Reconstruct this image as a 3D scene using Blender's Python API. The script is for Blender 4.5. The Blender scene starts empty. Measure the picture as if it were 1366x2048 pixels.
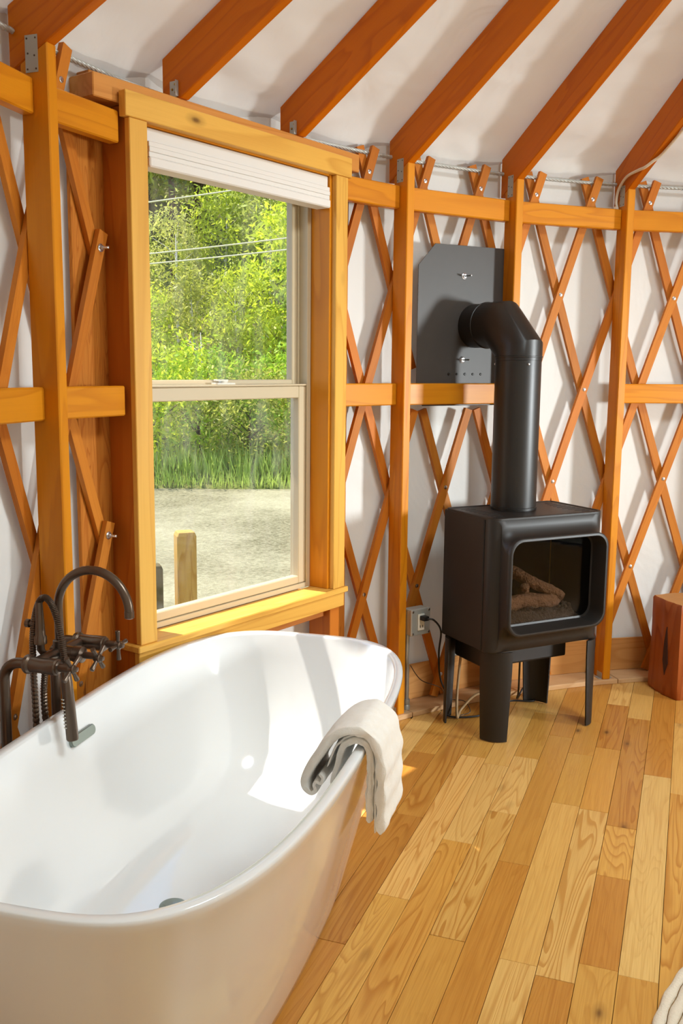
import bpy, bmesh, math, random
import numpy as np
from mathutils import Vector, Matrix, noise

# ------------------------------------------------------------------ camera, world, sun, exposure
SC = bpy.context.scene
COL = SC.collection
W, H, F = 1366, 2048, 1894.48
PITCH, ROLL, HC = 0.14909, 0.00937, 1.48602
CX, CY, PHI0, DPHI = 2.06188, 1.50444, 2.78595, 0.190507       # yurt centre, angle of the first post, post pitch
RP = 2.995                                                      # radius of the post fronts
ZT, ZU, ZM = 2.297, 2.214, 1.4325                               # post tops, top of upper rail, top of middle rail
PI = math.pi

cam_d = bpy.data.cameras.new('camera'); cam = bpy.data.objects.new('camera', cam_d); COL.objects.link(cam)
cam_d.sensor_fit = 'HORIZONTAL'; cam_d.sensor_width = 36.0; cam_d.lens = 36.0 * F / W
cam_d.clip_start = 0.05; cam_d.clip_end = 500
_fw = Vector((0, math.cos(PITCH), -math.sin(PITCH))); _up = Vector((0, math.sin(PITCH), math.cos(PITCH))); _ri = Vector((1, 0, 0))
_r = _ri * math.cos(ROLL) + _up * math.sin(ROLL); _u = -_ri * math.sin(ROLL) + _up * math.cos(ROLL)
cam.matrix_world = Matrix(((_r.x, _u.x, -_fw.x, 0), (_r.y, _u.y, -_fw.y, 0), (_r.z, _u.z, -_fw.z, HC), (0, 0, 0, 1)))
SC.camera = cam

def er(k):
    a = PHI0 - k * DPHI; return Vector((math.cos(a), math.sin(a), 0))
def et(k):
    a = PHI0 - k * DPHI; return Vector((math.sin(a), -math.cos(a), 0))
CEN = Vector((CX, CY, 0))
def pp(k, rad, t, z):
    return CEN + er(k) * rad + et(k) * t + Vector((0, 0, z))

world = bpy.data.worlds.new('sky'); SC.world = world; world.use_nodes = True
wn = world.node_tree.nodes; wl = world.node_tree.links
sky = wn.new('ShaderNodeTexSky'); sky.sky_type = 'NISHITA'; sky.sun_disc = False
sky.sun_elevation = math.radians(60); sky.sun_rotation = math.radians(-70); sky.air_density = 1.0; sky.dust_density = 0.6
bgn = wn['Background']; bgn.inputs['Strength'].default_value = 0.38
wl.new(sky.outputs[0], bgn.inputs['Color'])

SUN_DIR = (-er(1.5) + et(1.5) * 0.15 + Vector((0, 0, -2.0))).normalized()      # comes in through the window
sun_d = bpy.data.lights.new('sun', 'SUN'); sun_d.energy = 8.5; sun_d.angle = math.radians(0.6); sun_d.color = (1.0, 0.95, 0.86)
sun = bpy.data.objects.new('sun', sun_d); COL.objects.link(sun)
sun.rotation_euler = (-SUN_DIR).to_track_quat('Z', 'Y').to_euler(); sun.location = (-8, 8, 12)

def area(name, loc, direction, sx, sy, power, col, shape='RECTANGLE'):
    d = bpy.data.lights.new(name, 'AREA'); d.shape = shape; d.size = sx
    if shape == 'RECTANGLE': d.size_y = sy
    d.energy = power; d.color = col
    o = bpy.data.objects.new(name, d); COL.objects.link(o); o.location = loc
    o.rotation_euler = (-Vector(direction)).to_track_quat('Z', 'Y').to_euler()
    return o
K2 = 13.55                                                      # the opposite window, right of the camera
kw = area('daylight_of_opposite_window', pp(K2, 3.03, 0, 1.36), Vector((-0.92, 0.38, -0.07)), 0.46, 0.60, 22, (0.93, 1.0, 1.02)); kw.data.spread = math.radians(56)
area('daylight_of_skylight', (CX, CY, 3.62), (0, 0, -1), 1.3, 1.3, 92, (0.87, 1.0, 1.03), 'DISK')

SC.view_settings.view_transform = 'Standard'; SC.view_settings.look = 'None'
SC.view_settings.exposure = 0.09; SC.view_settings.gamma = 1.0; SC.view_settings.use_curve_mapping = False
SC.cycles.max_bounces = 6; SC.cycles.diffuse_bounces = 4; SC.cycles.glossy_bounces = 3; SC.cycles.transmission_bounces = 3; SC.cycles.transparent_max_bounces = 12
SC.cycles.use_adaptive_sampling = True; SC.cycles.adaptive_threshold = 0.05
SC.cycles.caustics_reflective = False; SC.cycles.caustics_refractive = False
SC.cycles.sample_clamp_indirect = 6.0

# ------------------------------------------------------------------ helpers
def lin(r, g, b):
    f = lambda c: (c / 255) / 12.92 if c / 255 <= 0.04045 else ((c / 255 + 0.055) / 1.055) ** 2.4
    return (f(r), f(g), f(b), 1.0)

class NT:
    """small node-tree writer"""
    def __init__(s, name):
        s.m = bpy.data.materials.new(name); s.m.use_nodes = True
        s.t = s.m.node_tree; s.n = s.t.nodes; s.l = s.t.links
        s.b = s.n['Principled BSDF']; s.out = s.n['Material Output']
    def node(s, typ, **kw):
        n = s.n.new(typ)
        for k, v in kw.items():
            if k.startswith('_'): setattr(n, k[1:], v)
        return n
    def put(s, sock, v):
        if hasattr(v, 'is_output'): s.l.new(v, sock)
        else: sock.default_value = v
    def math(s, op, a, b=0.0, clamp=False):
        n = s.n.new('ShaderNodeMath'); n.operation = op; n.use_clamp = clamp
        s.put(n.inputs[0], a); s.put(n.inputs[1], b); return n.outputs[0]
    def mix(s, f, a, b, mode='MIX'):
        n = s.n.new('ShaderNodeMix'); n.data_type = 'RGBA'; n.blend_type = mode
        s.put(n.inputs[0], f); s.put(n.inputs[6], a); s.put(n.inputs[7], b); return n.outputs[2]
    def noise(s, vec, scale, detail=2.0, rough=0.5, dist=0.0):
        n = s.n.new('ShaderNodeTexNoise'); s.put(n.inputs['Vector'], vec); n.inputs['Scale'].default_value = scale
        n.inputs['Detail'].default_value = detail; n.inputs['Roughness'].default_value = rough; n.inputs['Distortion'].default_value = dist
        return n.outputs['Fac']
    def mapping(s, vec, scale=(1, 1, 1), loc=(0, 0, 0)):
        n = s.n.new('ShaderNodeMapping'); s.put(n.inputs['Vector'], vec); n.inputs['Scale'].default_value = scale
        s.put(n.inputs['Location'], loc); return n.outputs[0]
    def ramp(s, f, stops):
        n = s.n.new('ShaderNodeValToRGB'); s.put(n.inputs[0], f); e = n.color_ramp.elements
        while len(e) < len(stops): e.new(0.5)
        for i, (p, c) in enumerate(stops):
            e[i].position = p; e[i].color = c if len(c) == 4 else (*c, 1)
        return n.outputs[0]
    def coord(s, which='Object'):
        return s.n.new('ShaderNodeTexCoord').outputs[which]
    def info(s):
        return s.n.new('ShaderNodeObjectInfo')
    def bump(s, h, strength=0.2, dist=0.01):
        n = s.n.new('ShaderNodeBump'); n.inputs['Strength'].default_value = strength; n.inputs['Distance'].default_value = dist
        s.put(n.inputs['Height'], h); s.l.new(n.outputs[0], s.b.inputs['Normal']); return n.outputs[0]
    def set(s, **kw):
        for k, v in kw.items(): s.put(s.b.inputs[k.replace('_', ' ')], v)

def g(v): return (v, v, v, 1)

def wood(name, rough=0.42, rings=9.0, ring_dark=0.45, fibre=0.16, knots=0.0, width=9.0, coat=0.0, grain_alpha=False):
    """wood whose grain runs along local Z; base colour is the object's own colour"""
    m = NT(name); inf = m.info(); co = m.coord()
    rnd = m.math('MULTIPLY', inf.outputs['Random'], 37.0)
    cmb = m.n.new('ShaderNodeCombineXYZ'); m.put(cmb.inputs[0], rnd); m.put(cmb.inputs[1], m.math('MULTIPLY', rnd, 1.7)); m.put(cmb.inputs[2], m.math('MULTIPLY', rnd, 2.3))
    add = m.n.new('ShaderNodeVectorMath'); add.operation = 'ADD'; m.put(add.inputs[0], co); m.put(add.inputs[1], cmb.outputs[0])
    v = add.outputs[0]
    n1 = m.noise(m.mapping(v, (1, 1, 0.10)), width, 2.0, 0.45, 0.5)
    ring = m.math('FRACT', m.math('MULTIPLY', n1, rings))
    line = m.ramp(ring, [(0.0, g(0.15)), (0.55, g(0.25)), (0.90, g(1)), (1.0, g(0.15))])
    wob = m.noise(m.mapping(v, (1, 1, 0.22)), 2.6, 1.0)
    fib = m.noise(m.mapping(v, (1, 1, 0.018)), 260, 2.0, 0.6)
    base = inf.outputs['Color']
    dark = m.mix(1.0, base, (0.66, 0.50, 0.34, 1), 'MULTIPLY')
    amt = m.math('MULTIPLY', line, ring_dark)
    if grain_alpha:
        amt = m.math('MULTIPLY', amt, inf.outputs['Alpha'])
    amt = m.math('MULTIPLY', amt, m.math('ADD', m.math('MULTIPLY', wob, 1.2), 0.35), True)
    c1 = m.mix(amt, base, dark)
    c2 = m.mix(m.math('MULTIPLY', m.math('SUBTRACT', wob, 0.35, True), 0.55), c1, dark)
    c3 = m.mix(m.math('MULTIPLY', m.math('SUBTRACT', fib, 0.42, True), fibre * 4), c2, dark)
    if knots > 0:
        vo = m.n.new('ShaderNodeTexVoronoi'); m.put(vo.inputs['Vector'], m.mapping(v, (1, 1, 0.45))); vo.inputs['Scale'].default_value = 7.0
        sep = m.n.new('ShaderNodeSeparateColor'); m.l.new(vo.outputs['Color'], sep.inputs[0])
        on = m.math('GREATER_THAN', sep.outputs[0], 1.0 - knots)
        k = m.ramp(vo.outputs['Distance'], [(0.03, g(1)), (0.075, g(0.35)), (0.16, g(0))])
        c3 = m.mix(m.math('MULTIPLY', m.math('MULTIPLY', k, on), 0.8), c3, lin(70, 34, 14))
    m.set(Base_Color=c3, Roughness=rough, Coat_Weight=coat, Coat_Roughness=0.25, Specular_IOR_Level=0.20)
    m.bump(m.math('ADD', m.math('MULTIPLY', fib, 0.5), line), 0.10, 0.002)
    return m.m

def plain(name, col, rough=0.5, metal=0.0, spec=0.5, bump=None, coat=0.0, var=0.0):
    m = NT(name); base = col
    if var:
        n = m.noise(m.coord(), 14, 4, 0.6)
        base = m.mix(m.math('MULTIPLY', n, var), col, tuple(c * 0.45 for c in col[:3]) + (1,))
    m.set(Base_Color=base, Roughness=rough, Metallic=metal, Specular_IOR_Level=spec, Coat_Weight=coat, Coat_Roughness=0.05)
    if bump:
        m.bump(m.noise(m.coord(), bump[0], 3, 0.6), bump[1], bump[2])
    return m.m

M = {}
M['fir'] = wood('varnished_fir', 0.42, 7.0, 0.55, 0.10, 0.50, 8.0, 0.06)
M['cedar'] = wood('cedar_slat', 0.50, 6.0, 0.35, 0.20, 0.0, 14.0)
M['oak'] = wood('oak_floor_board', 0.33, 15.0, 0.95, 0.40, 0.75, 10.0, 0.30, True)
M['pine'] = wood('pale_pine', 0.55, 9.0, 0.45, 0.10, 0.12, 7.0)
M['rough'] = wood('rough_sawn_fir', 0.7, 14.0, 0.8, 0.45, 0.0, 16.0)
M['vinyl'] = plain('tan_vinyl', lin(198, 182, 150), 0.38)
M['galv'] = plain('galvanised_steel', lin(190, 192, 186), 0.42, 0.45, var=0.25)
M['steel'] = plain('bright_steel', lin(200, 202, 205), 0.28, 1.0)
M['tub'] = plain('white_acrylic', (0.82, 0.83, 0.82, 1), 0.12, 0, 0.5, None, 0.6)
M['bronze'] = plain('oil_rubbed_bronze', lin(104, 90, 78), 0.30, 0.85)
M['drain'] = plain('brushed_nickel', lin(140, 150, 142), 0.3, 0.8)
M['iron'] = plain('black_painted_iron', lin(24, 18, 13), 0.48, 0.0, 0.5, (900, 0.06, 0.002))
M['sheet'] = plain('black_sheet_metal', lin(70, 66, 63), 0.5, 0.0, 0.5, None, 0, 0.3)
M['pipe'] = plain('black_flue_paint', lin(25, 21, 17), 0.40, 0.0, 0.5)
M['soot'] = plain('soot', lin(9, 8, 7), 0.95)
M['log'] = plain('ceramic_log', lin(140, 100, 70), 0.9, 0, 0.3, (60, 0.9, 0.02), 0, 0.8)
M['ember'] = plain('charred_bed', lin(92, 72, 54), 0.95, 0, 0.3, (90, 1.0, 0.02), 0, 0.9)
M['rubber'] = plain('black_rubber', lin(20, 19, 18), 0.5)
M['plastic'] = plain('white_plastic', lin(232, 228, 214), 0.4)
M['cordw'] = plain('off_white_cord', lin(226, 216, 196), 0.5)
M['cordb'] = plain('tan_cord', lin(170, 140, 100), 0.5)
M['blind'] = plain('white_blind_fabric', lin(226, 222, 215), 0.8)
M['brass'] = plain('brass', lin(180, 140, 70), 0.35, 1.0)
M['wire'] = plain('aluminium_power_cable', lin(215, 210, 170), 0.6)

def canvas_mat(name, col, trans, sc):
    m = NT(name); co = m.coord()
    n = m.noise(co, sc, 4, 0.55, 0.4); n2 = m.noise(m.mapping(co, (1, 1, 0.7)), 3.2, 2, 0.45, 1.6)
    base = m.mix(m.math('MULTIPLY', n2, 0.20), col, tuple(c * 0.86 for c in col[:3]) + (1,))
    m.set(Base_Color=base, Roughness=0.75, Specular_IOR_Level=0.2)
    nb = m.bump(m.math('ADD', m.math('MULTIPLY', n, 0.12), n2), 0.30, 0.04)
    tr = m.n.new('ShaderNodeBsdfTranslucent'); m.put(tr.inputs[0], base)
    mx = m.n.new('ShaderNodeMixShader'); mx.inputs[0].default_value = trans
    m.l.new(m.b.outputs[0], mx.inputs[1]); m.l.new(tr.outputs[0], mx.inputs[2]); m.l.new(mx.outputs[0], m.out.inputs[0])
    return m.m
M['canvas'] = canvas_mat('white_wall_canvas', (0.74, 0.725, 0.69, 1), 0.04, 16)
M['roofcanvas'] = canvas_mat('white_roof_canvas', (0.78, 0.775, 0.74, 1), 0.05, 11)

def terry():
    m = NT('cream_terry'); co = m.coord()
    n = m.noise(co, 420, 3, 0.7); n2 = m.noise(co, 60, 2, 0.5)
    m.set(Base_Color=m.mix(n2, lin(244, 236, 222), lin(252, 248, 240)), Roughness=0.95, Specular_IOR_Level=0.1, Sheen_Weight=0.4)
    m.bump(m.math('ADD', n, m.math('MULTIPLY', n2, 0.6)), 0.55, 0.004)
    return m.m
M['terry'] = terry()

def glass_mat(name, dirt, tint=(1, 1, 1, 1)):
    m = NT(name); co = m.coord()
    m.n.remove(m.b)
    tr = m.n.new('ShaderNodeBsdfTransparent'); tr.inputs[0].default_value = tint
    gl = m.n.new('ShaderNodeBsdfGlossy'); gl.inputs['Roughness'].default_value = 0.01; gl.inputs[0].default_value = (1, 1, 1, 1)
    lw = m.n.new('ShaderNodeLayerWeight'); lw.inputs[0].default_value = 0.5
    fac = m.math('ADD', m.math('MULTIPLY', m.math('POWER', lw.outputs['Facing'], 5.0), 0.6), 0.014)
    mx = m.n.new('ShaderNodeMixShader'); m.l.new(fac, mx.inputs[0]); m.l.new(tr.outputs[0], mx.inputs[1]); m.l.new(gl.outputs[0], mx.inputs[2])
    outp = mx.outputs[0]
    if dirt:
        df = m.n.new('ShaderNodeBsdfDiffuse'); df.inputs[0].default_value = (0.8, 0.78, 0.7, 1)
        speck = m.ramp(m.noise(co, 330, 1, 0.5), [(0.60, g(0)), (0.75, g(0.30))])
        smear = m.ramp(m.noise(m.mapping(co, (1, 1, 0.35)), 7, 3, 0.6, 1.2), [(0.48, g(0)), (0.78, g(0.16))])
        f = m.math('MULTIPLY', m.math('ADD', m.math('MULTIPLY', speck, 0.5), smear), dirt)
        m2 = m.n.new('ShaderNodeMixShader'); m.put(m2.inputs[0], f); m.l.new(outp, m2.inputs[1]); m.l.new(df.outputs[0], m2.inputs[2]); outp = m2.outputs[0]
    m.l.new(outp, m.out.inputs[0]); return m.m
M['glass'] = glass_mat('window_glass', 0.7)
M['stoveglass'] = glass_mat('stove_glass', 0.0, (0.80, 0.78, 0.76, 1))

def leaf_mat():
    m = NT('leaf'); inf = m.info(); at = m.n.new('ShaderNodeAttribute'); at.attribute_name = 'tone'
    c = m.mix(at.outputs['Fac'], m.mix(1.0, inf.outputs['Color'], (0.58, 0.64, 0.52, 1), 'MULTIPLY'), inf.outputs['Color'])
    m.set(Base_Color=c, Roughness=0.5, Specular_IOR_Level=0.3)
    tr = m.n.new('ShaderNodeBsdfTranslucent'); m.put(tr.inputs[0], c)
    mx = m.n.new('ShaderNodeMixShader'); mx.inputs[0].default_value = 0.5
    m.l.new(m.b.outputs[0], mx.inputs[1]); m.l.new(tr.outputs[0], mx.inputs[2]); m.l.new(mx.outputs[0], m.out.inputs[0]); return m.m
M['leaf'] = leaf_mat()
M['bark'] = plain('dark_bark', lin(74, 58, 44), 0.9, 0, 0.2, (30, 0.8, 0.02))
M['deadwood'] = plain('bleached_deadwood', lin(214, 205, 190), 0.9)
def ground_mat(name, a, b, c, s1, s2, bs):
    m = NT(name); co = m.coord()
    n1 = m.noise(co, s1, 5, 0.65); n2 = m.noise(co, s2, 6, 0.75)
    m.set(Base_Color=m.mix(m.ramp(n1, [(0.38, g(0)), (0.66, g(1))]), m.mix(m.ramp(n2, [(0.36, g(0)), (0.60, g(1))]), a, b), m.mix(m.ramp(n2, [(0.34, g(0)), (0.62, g(1))]), b, c)), Roughness=0.95, Specular_IOR_Level=0.1)
    m.bump(n2, bs, 0.03); return m.m
M['gravel'] = ground_mat('pale_gravel', lin(96, 90, 64), lin(156, 150, 118), lin(182, 176, 144), 0.5, 26, 0.9)
M['hill'] = ground_mat('brushy_hillside', lin(66, 78, 30), lin(96, 104, 44), lin(124, 116, 76), 0.35, 4.0, 0.6)
M['post_out'] = wood('weathered_post', 0.8, 8.0, 0.7, 0.3, 0.0, 12.0)

# ---- mesh builders
class MB:
    def __init__(s): s.v = []; s.f = []
    def add(s, vs, fs):
        o = len(s.v); s.v += [Vector(v) for v in vs]; s.f += [tuple(i + o for i in f) for f in fs]; return s
    def prism(s, poly0, poly1):
        n = len(poly0)
        fs = [tuple(range(n))[::-1], tuple(range(n, 2 * n))] + [(i, (i + 1) % n, n + (i + 1) % n, n + i) for i in range(n)]
        return s.add(list(poly0) + list(poly1), fs)
    def box(s, o, ax, ay, az, x0, x1, y0, y1, z0, z1):
        P = lambda x, y, z: Vector(o) + Vector(ax) * x + Vector(ay) * y + Vector(az) * z
        return s.prism([P(x0, y0, z0), P(x1, y0, z0), P(x1, y1, z0), P(x0, y1, z0)], [P(x0, y0, z1), P(x1, y0, z1), P(x1, y1, z1), P(x0, y1, z1)])
    def rings(s, rings, closed=True, cap0=True, cap1=True, wrap=False):
        n = len(rings[0]); o = len(s.v)
        for r in rings: s.v += [Vector(v) for v in r]
        R = len(rings)
        for i in range(R if wrap else R - 1):
            j = (i + 1) % R
            for q in range(n if closed else n - 1):
                q2 = (q + 1) % n
                s.f.append((o + i * n + q, o + i * n + q2, o + j * n + q2, o + j * n + q))
        if cap0 and not wrap: s.f.append(tuple(o + q for q in range(n))[::-1])
        if cap1 and not wrap: s.f.append(tuple(o + (R - 1) * n + q for q in range(n)))
        return s
    def tube(s, path, r, n=10, caps=True, up=None, mitre=False):
        path = [Vector(p) for p in path]; R = len(path)
        rad = r if hasattr(r, '__len__') else [r] * R
        tg = []
        for i in range(R):
            a = path[max(i - 1, 0)]; b = path[min(i + 1, R - 1)]
            if mitre and 0 < i < R - 1:
                tg.append(((path[i] - a).normalized() + (b - path[i]).normalized()).normalized())
            else: tg.append((b - a).normalized())
        ref = Vector(up) if up else (Vector((0, 0, 1)) if abs(tg[0].z) < 0.9 else Vector((1, 0, 0)))
        nrm = (ref - tg[0] * ref.dot(tg[0])).normalized(); rs = []
        for i in range(R):
            nrm = (nrm - tg[i] * nrm.dot(tg[i])).normalized(); bn = tg[i].cross(nrm)
            st = 1.0
            ring = []
            for q in range(n):
                a = 2 * PI * q / n; d = nrm * math.cos(a) + bn * math.sin(a)
                if mitre and 0 < i < R - 1:
                    din = (path[i] - path[i - 1]).normalized()
                    # project the plain ring of the incoming tube onto the mitre plane
                    base = d - din * d.dot(din); base = base.normalized()
                    tt = -base.dot(tg[i]) / din.dot(tg[i]); d = base + din * tt
                ring.append(path[i] + d * rad[i])
            rs.append(ring)
        return s.rings(rs, True, caps, caps)
    def lathe(s, o, axis, prof, n=20, ref=None):
        axis = Vector(axis).normalized(); ref = Vector(ref) if ref else (Vector((1, 0, 0)) if abs(axis.x) < 0.9 else Vector((0, 1, 0)))
        a = (ref - axis * ref.dot(axis)).normalized(); b = axis.cross(a)
        return s.rings([[Vector(o) + axis * h + (a * math.cos(2 * PI * q / n) + b * math.sin(2 * PI * q / n)) * max(r, 1e-5) for q in range(n)] for r, h in prof])
    def build(s, name, mat, parent=None, frame=None, smooth=None, bevel=0.0, color=None, seg=1, weld=False):
        me = bpy.data.meshes.new(name)
        fr = frame if frame is not None else Matrix.Identity(4)
        inv = fr.inverted()
        me.from_pydata([tuple(inv @ v) for v in s.v], [], s.f)
        if bevel or True:
            bm = bmesh.new(); bm.from_mesh(me)
            if weld: bmesh.ops.remove_doubles(bm, verts=bm.verts, dist=1e-5)
            bmesh.ops.recalc_face_normals(bm, faces=bm.faces)
            if bevel:
                es = [e for e in bm.edges if len(e.link_faces) == 2 and e.calc_face_angle(0) > 0.6]
                bmesh.ops.bevel(bm, geom=es, offset=bevel, segments=seg, profile=0.6, affect='EDGES', clamp_overlap=True)
            bm.to_mesh(me); bm.free()
        if smooth is not None:
            for f in me.polygons: f.use_smooth = True
            me.set_sharp_from_angle(angle=math.radians(smooth))
        me.materials.append(M[mat] if isinstance(mat, str) else mat)
        return link(name, me, parent, fr, color)

def link(name, me, parent=None, fr=None, color=None):
    o = bpy.data.objects.new(name, me); COL.objects.link(o)
    if fr is None: fr = Matrix.Identity(4)
    if parent is not None:
        o.parent = parent; o.matrix_parent_inverse = wm(parent).inverted()
    o.matrix_basis = fr
    o['_w'] = [x for r in fr for x in r]
    if color is not None: o.color = color if len(color) == 4 else (*color, 1)
    return o
def wm(o):
    w = list(o['_w']); return Matrix([w[i * 4:i * 4 + 4] for i in range(4)])

def tag(o, label=None, cat=None, group=None, kind=None):
    if label: o['label'] = label
    if cat: o['category'] = cat
    if group: o['group'] = group
    if kind: o['kind'] = kind
    return o
def empty(name, loc, label=None, cat=None, group=None, kind=None):
    o = bpy.data.objects.new(name, None); COL.objects.link(o); o.empty_display_size = 0.05
    fr = Matrix.Translation(Vector(loc)); o.matrix_basis = fr; o['_w'] = [x for r in fr for x in r]
    return tag(o, label, cat, group, kind)
def axes(o, x, y, z):
    x, y, z = Vector(x).normalized(), Vector(y).normalized(), Vector(z).normalized(); o = Vector(o)
    return Matrix(((x.x, y.x, z.x, o.x), (x.y, y.y, z.y, o.y), (x.z, y.z, z.z, o.z), (0, 0, 0, 1)))
def beam(name, p0, p1, side, w, d, mat, parent=None, color=None, bevel=0.003, off=(0, 0)):
    """bar from p0 to p1; w along side, d along the third axis; local Z is the grain"""
    p0, p1 = Vector(p0), Vector(p1); z = (p1 - p0).normalized(); x = Vector(side); x = (x - z * x.dot(z)).normalized(); y = z.cross(x)
    L = (p1 - p0).length
    b = MB().box(p0, x, y, z, off[0] - w / 2, off[0] + w / 2, off[1] - d / 2, off[1] + d / 2, 0, L)
    return b.build(name, mat, parent, axes(p0, x, y, z), None, bevel, color)
def ZV(z): return Vector((0, 0, z))
UPV = Vector((0, 0, 1))
rng = random.Random(7)
def jit(c, a=0.10, r=None):
    r = r or rng; s = 1 + r.uniform(-a, a); h = r.uniform(-a, a) * 0.4
    return (c[0] * s, c[1] * s * (1 + h), c[2] * s * (1 + 1.5 * h), c[3] if len(c) > 3 else 1)
FIR = lin(222, 144, 26); FIRL = lin(232, 180, 84); FIRD = lin(212, 116, 2); CED = lin(198, 120, 38); PALE = lin(222, 180, 128)

def copy_child(src, parent, fr, name=None):
    o = src.copy(); COL.objects.link(o); o.parent = parent; o.matrix_parent_inverse = wm(parent).inverted(); o.matrix_basis = fr
    o['_w'] = [x for r in fr for x in r]; return o

# ------------------------------------------------------------------ floor boards
FA = math.radians(69.8); FU = Vector((math.cos(FA), math.sin(FA), 0)); FN = Vector((math.sin(FA), -math.cos(FA), 0))
RF = 3.06
sub = MB(); sub.lathe((CX, CY, -0.05), (0, 0, 1), [(0, 0), (3.2, 0), (3.2, 0.035), (0, 0.035)], 96)
M['subfloor'] = plain('dark_subfloor', lin(58, 34, 16), 0.9)
floor = sub.build('floor', 'subfloor'); tag(floor, 'honey oak board floor of the yurt', None, None, 'structure'); 
S0, SP = 0.0061, 0.0969
JOINTS = {}
for s_, l_ in [(-0.7225, 2.411), (-0.6229, 2.792), (-0.53, 2.272), (-0.3369, 2.236), (-0.2403, 2.201), (-0.0451, 2.276), (-0.3325, 3.187), (-0.1426, 2.747),
               (-0.0342, 3.548), (0.0337, 3.414), (-0.4327, 2.722), (-0.5164, 3.54), (-0.4256, 3.81), (-0.7101, 3.476), (-0.513, 3.043), (-0.1391, 3.082), (0.015, 2.143)]:
    JOINTS.setdefault(math.floor((s_ - S0) / SP), []).append(l_)
STRONG = {(-3, 3.0): 1.5, (-6, 2.6): 1.6, (-2, 3.6): 1.0, (0, 2.8): 1.2, (-3, 4.3): 0.9, (-4, 2.7): 0.25, (-2, 2.4): 0.4, (-6, 3.3): 0.9, (-8, 2.0): 1.0}
OAKS = [lin(218, 166, 82), lin(226, 178, 98), lin(210, 154, 72), lin(232, 188, 112), lin(198, 138, 60), lin(214, 160, 76)]
prng = random.Random(21)
c_s, c_l = CEN.dot(FN), CEN.dot(FU)
rest = MB()
for j in range(-17, 46):
    s0 = S0 + j * SP; s1 = s0 + SP; sm = (s0 + s1) / 2
    if abs(sm - c_s) > RF - 0.02: continue
    hl = math.sqrt(max(RF ** 2 - max(abs(s0 - c_s), abs(s1 - c_s)) ** 2, 0.0004)); la, lb = c_l - hl, c_l + hl
    cuts = [la, lb] + [q for q in JOINTS.get(j, []) if la < q < lb]
    fixed = sorted(JOINTS.get(j, []))
    lo, hi = (fixed[0], fixed[-1]) if fixed else (la + prng.uniform(0.2, 1.1),) * 2
    q = lo
    if not fixed: cuts.append(q)
    while q - la > 0.5:
        q -= prng.uniform(0.45, 1.25)
        if q > la + 0.2: cuts.append(q)
    q = hi
    while lb - q > 0.5:
        q += prng.uniform(0.45, 1.25)
        if q < lb - 0.2: cuts.append(q)
    cuts = sorted(set(x for x in cuts if la <= x <= lb))
    if cuts[0] > la: cuts = [la] + cuts
    for a, b in zip(cuts[:-1], cuts[1:]):
        if b - a < 0.03: continue
        o = FN * s0 + FU * a
        hz = prng.uniform(-0.0006, 0.0004)
        if s1 > 1.35 or b < 0.2:
            rest.box(o, FN, UPV, FU, 0.0006, SP - 0.0006, -0.015, hz, 0.0005, b - a - 0.0005); continue
        mid = (a + b) / 2; ga = prng.choice([0.2, 0.35, 0.5, 0.7, 1.0])
        for (jj, lm), v in STRONG.items():
            if jj == j and a < lm < b: ga = v
        col = jit(prng.choice(OAKS), 0.07, prng); col = (col[0], col[1], col[2], min(ga, 1.6))
        pk = MB().box(o, FN, UPV, FU, 0.0007, SP - 0.0007, -0.015, hz, 0.0006, b - a - 0.0006)
        pk.build('floor_board', 'oak', floor, axes(o, FN, UPV, FN.cross(UPV)), None, 0.0008, col)
ob = rest.build('floor_boards_beyond', 'oak', floor, axes(FN * 2, FN, UPV, FN.cross(UPV)), None, 0, (*OAKS[0][:3], 0.35)); ob['kind'] = 'stuff'

# ------------------------------------------------------------------ canvas wall and roof
def n3(x, y, z): return noise.noise(Vector((x, y, z)))
NK = 33 * 12
def wall_r(k, z):
    f = k % 1.0
    w = 0.006 * n3(k * 2.1, z * 1.6, 3.1) + 0.004 * n3(k * 5.5 + z * 3, z * 2.4, 8.0)
    w += 0.012 * math.sin(PI * f) - 0.004                          # the cloth bellies out between posts
    return 3.142 + w
zs = [0.03, 0.12, 0.2, 0.28, 0.36, 0.44, 0.50, 0.56] + [0.56 + 1.70 * i / 20 for i in range(1, 21)] + [2.30, 2.34, 2.38, 2.42]
wv, wf = [], []
for i in range(NK):
    k = i / 12.0
    for z in zs:
        wv.append(pp(k, wall_r(k, z), 0, z))
nz = len(zs)
for i in range(NK):
    k = (i + 0.5) / 12.0
    for q in range(nz - 1):
        zc = (zs[q] + zs[q + 1]) / 2
        if 0.667 < k < 2.333 and 0.56 < zc < 2.26: continue
        if K2 - 0.75 < k < K2 + 0.75 and 0.98 < zc < 2.2: continue
        a, b = i * nz + q, ((i + 1) % NK) * nz + q
        wf.append((a, b, b + 1, a + 1))
wall = MB().add(wv, wf).build('wall_back', 'canvas', None, Matrix.Translation(CEN), 80)
tag(wall, 'round white canvas wall behind the lattice', None, None, 'structure')

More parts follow.
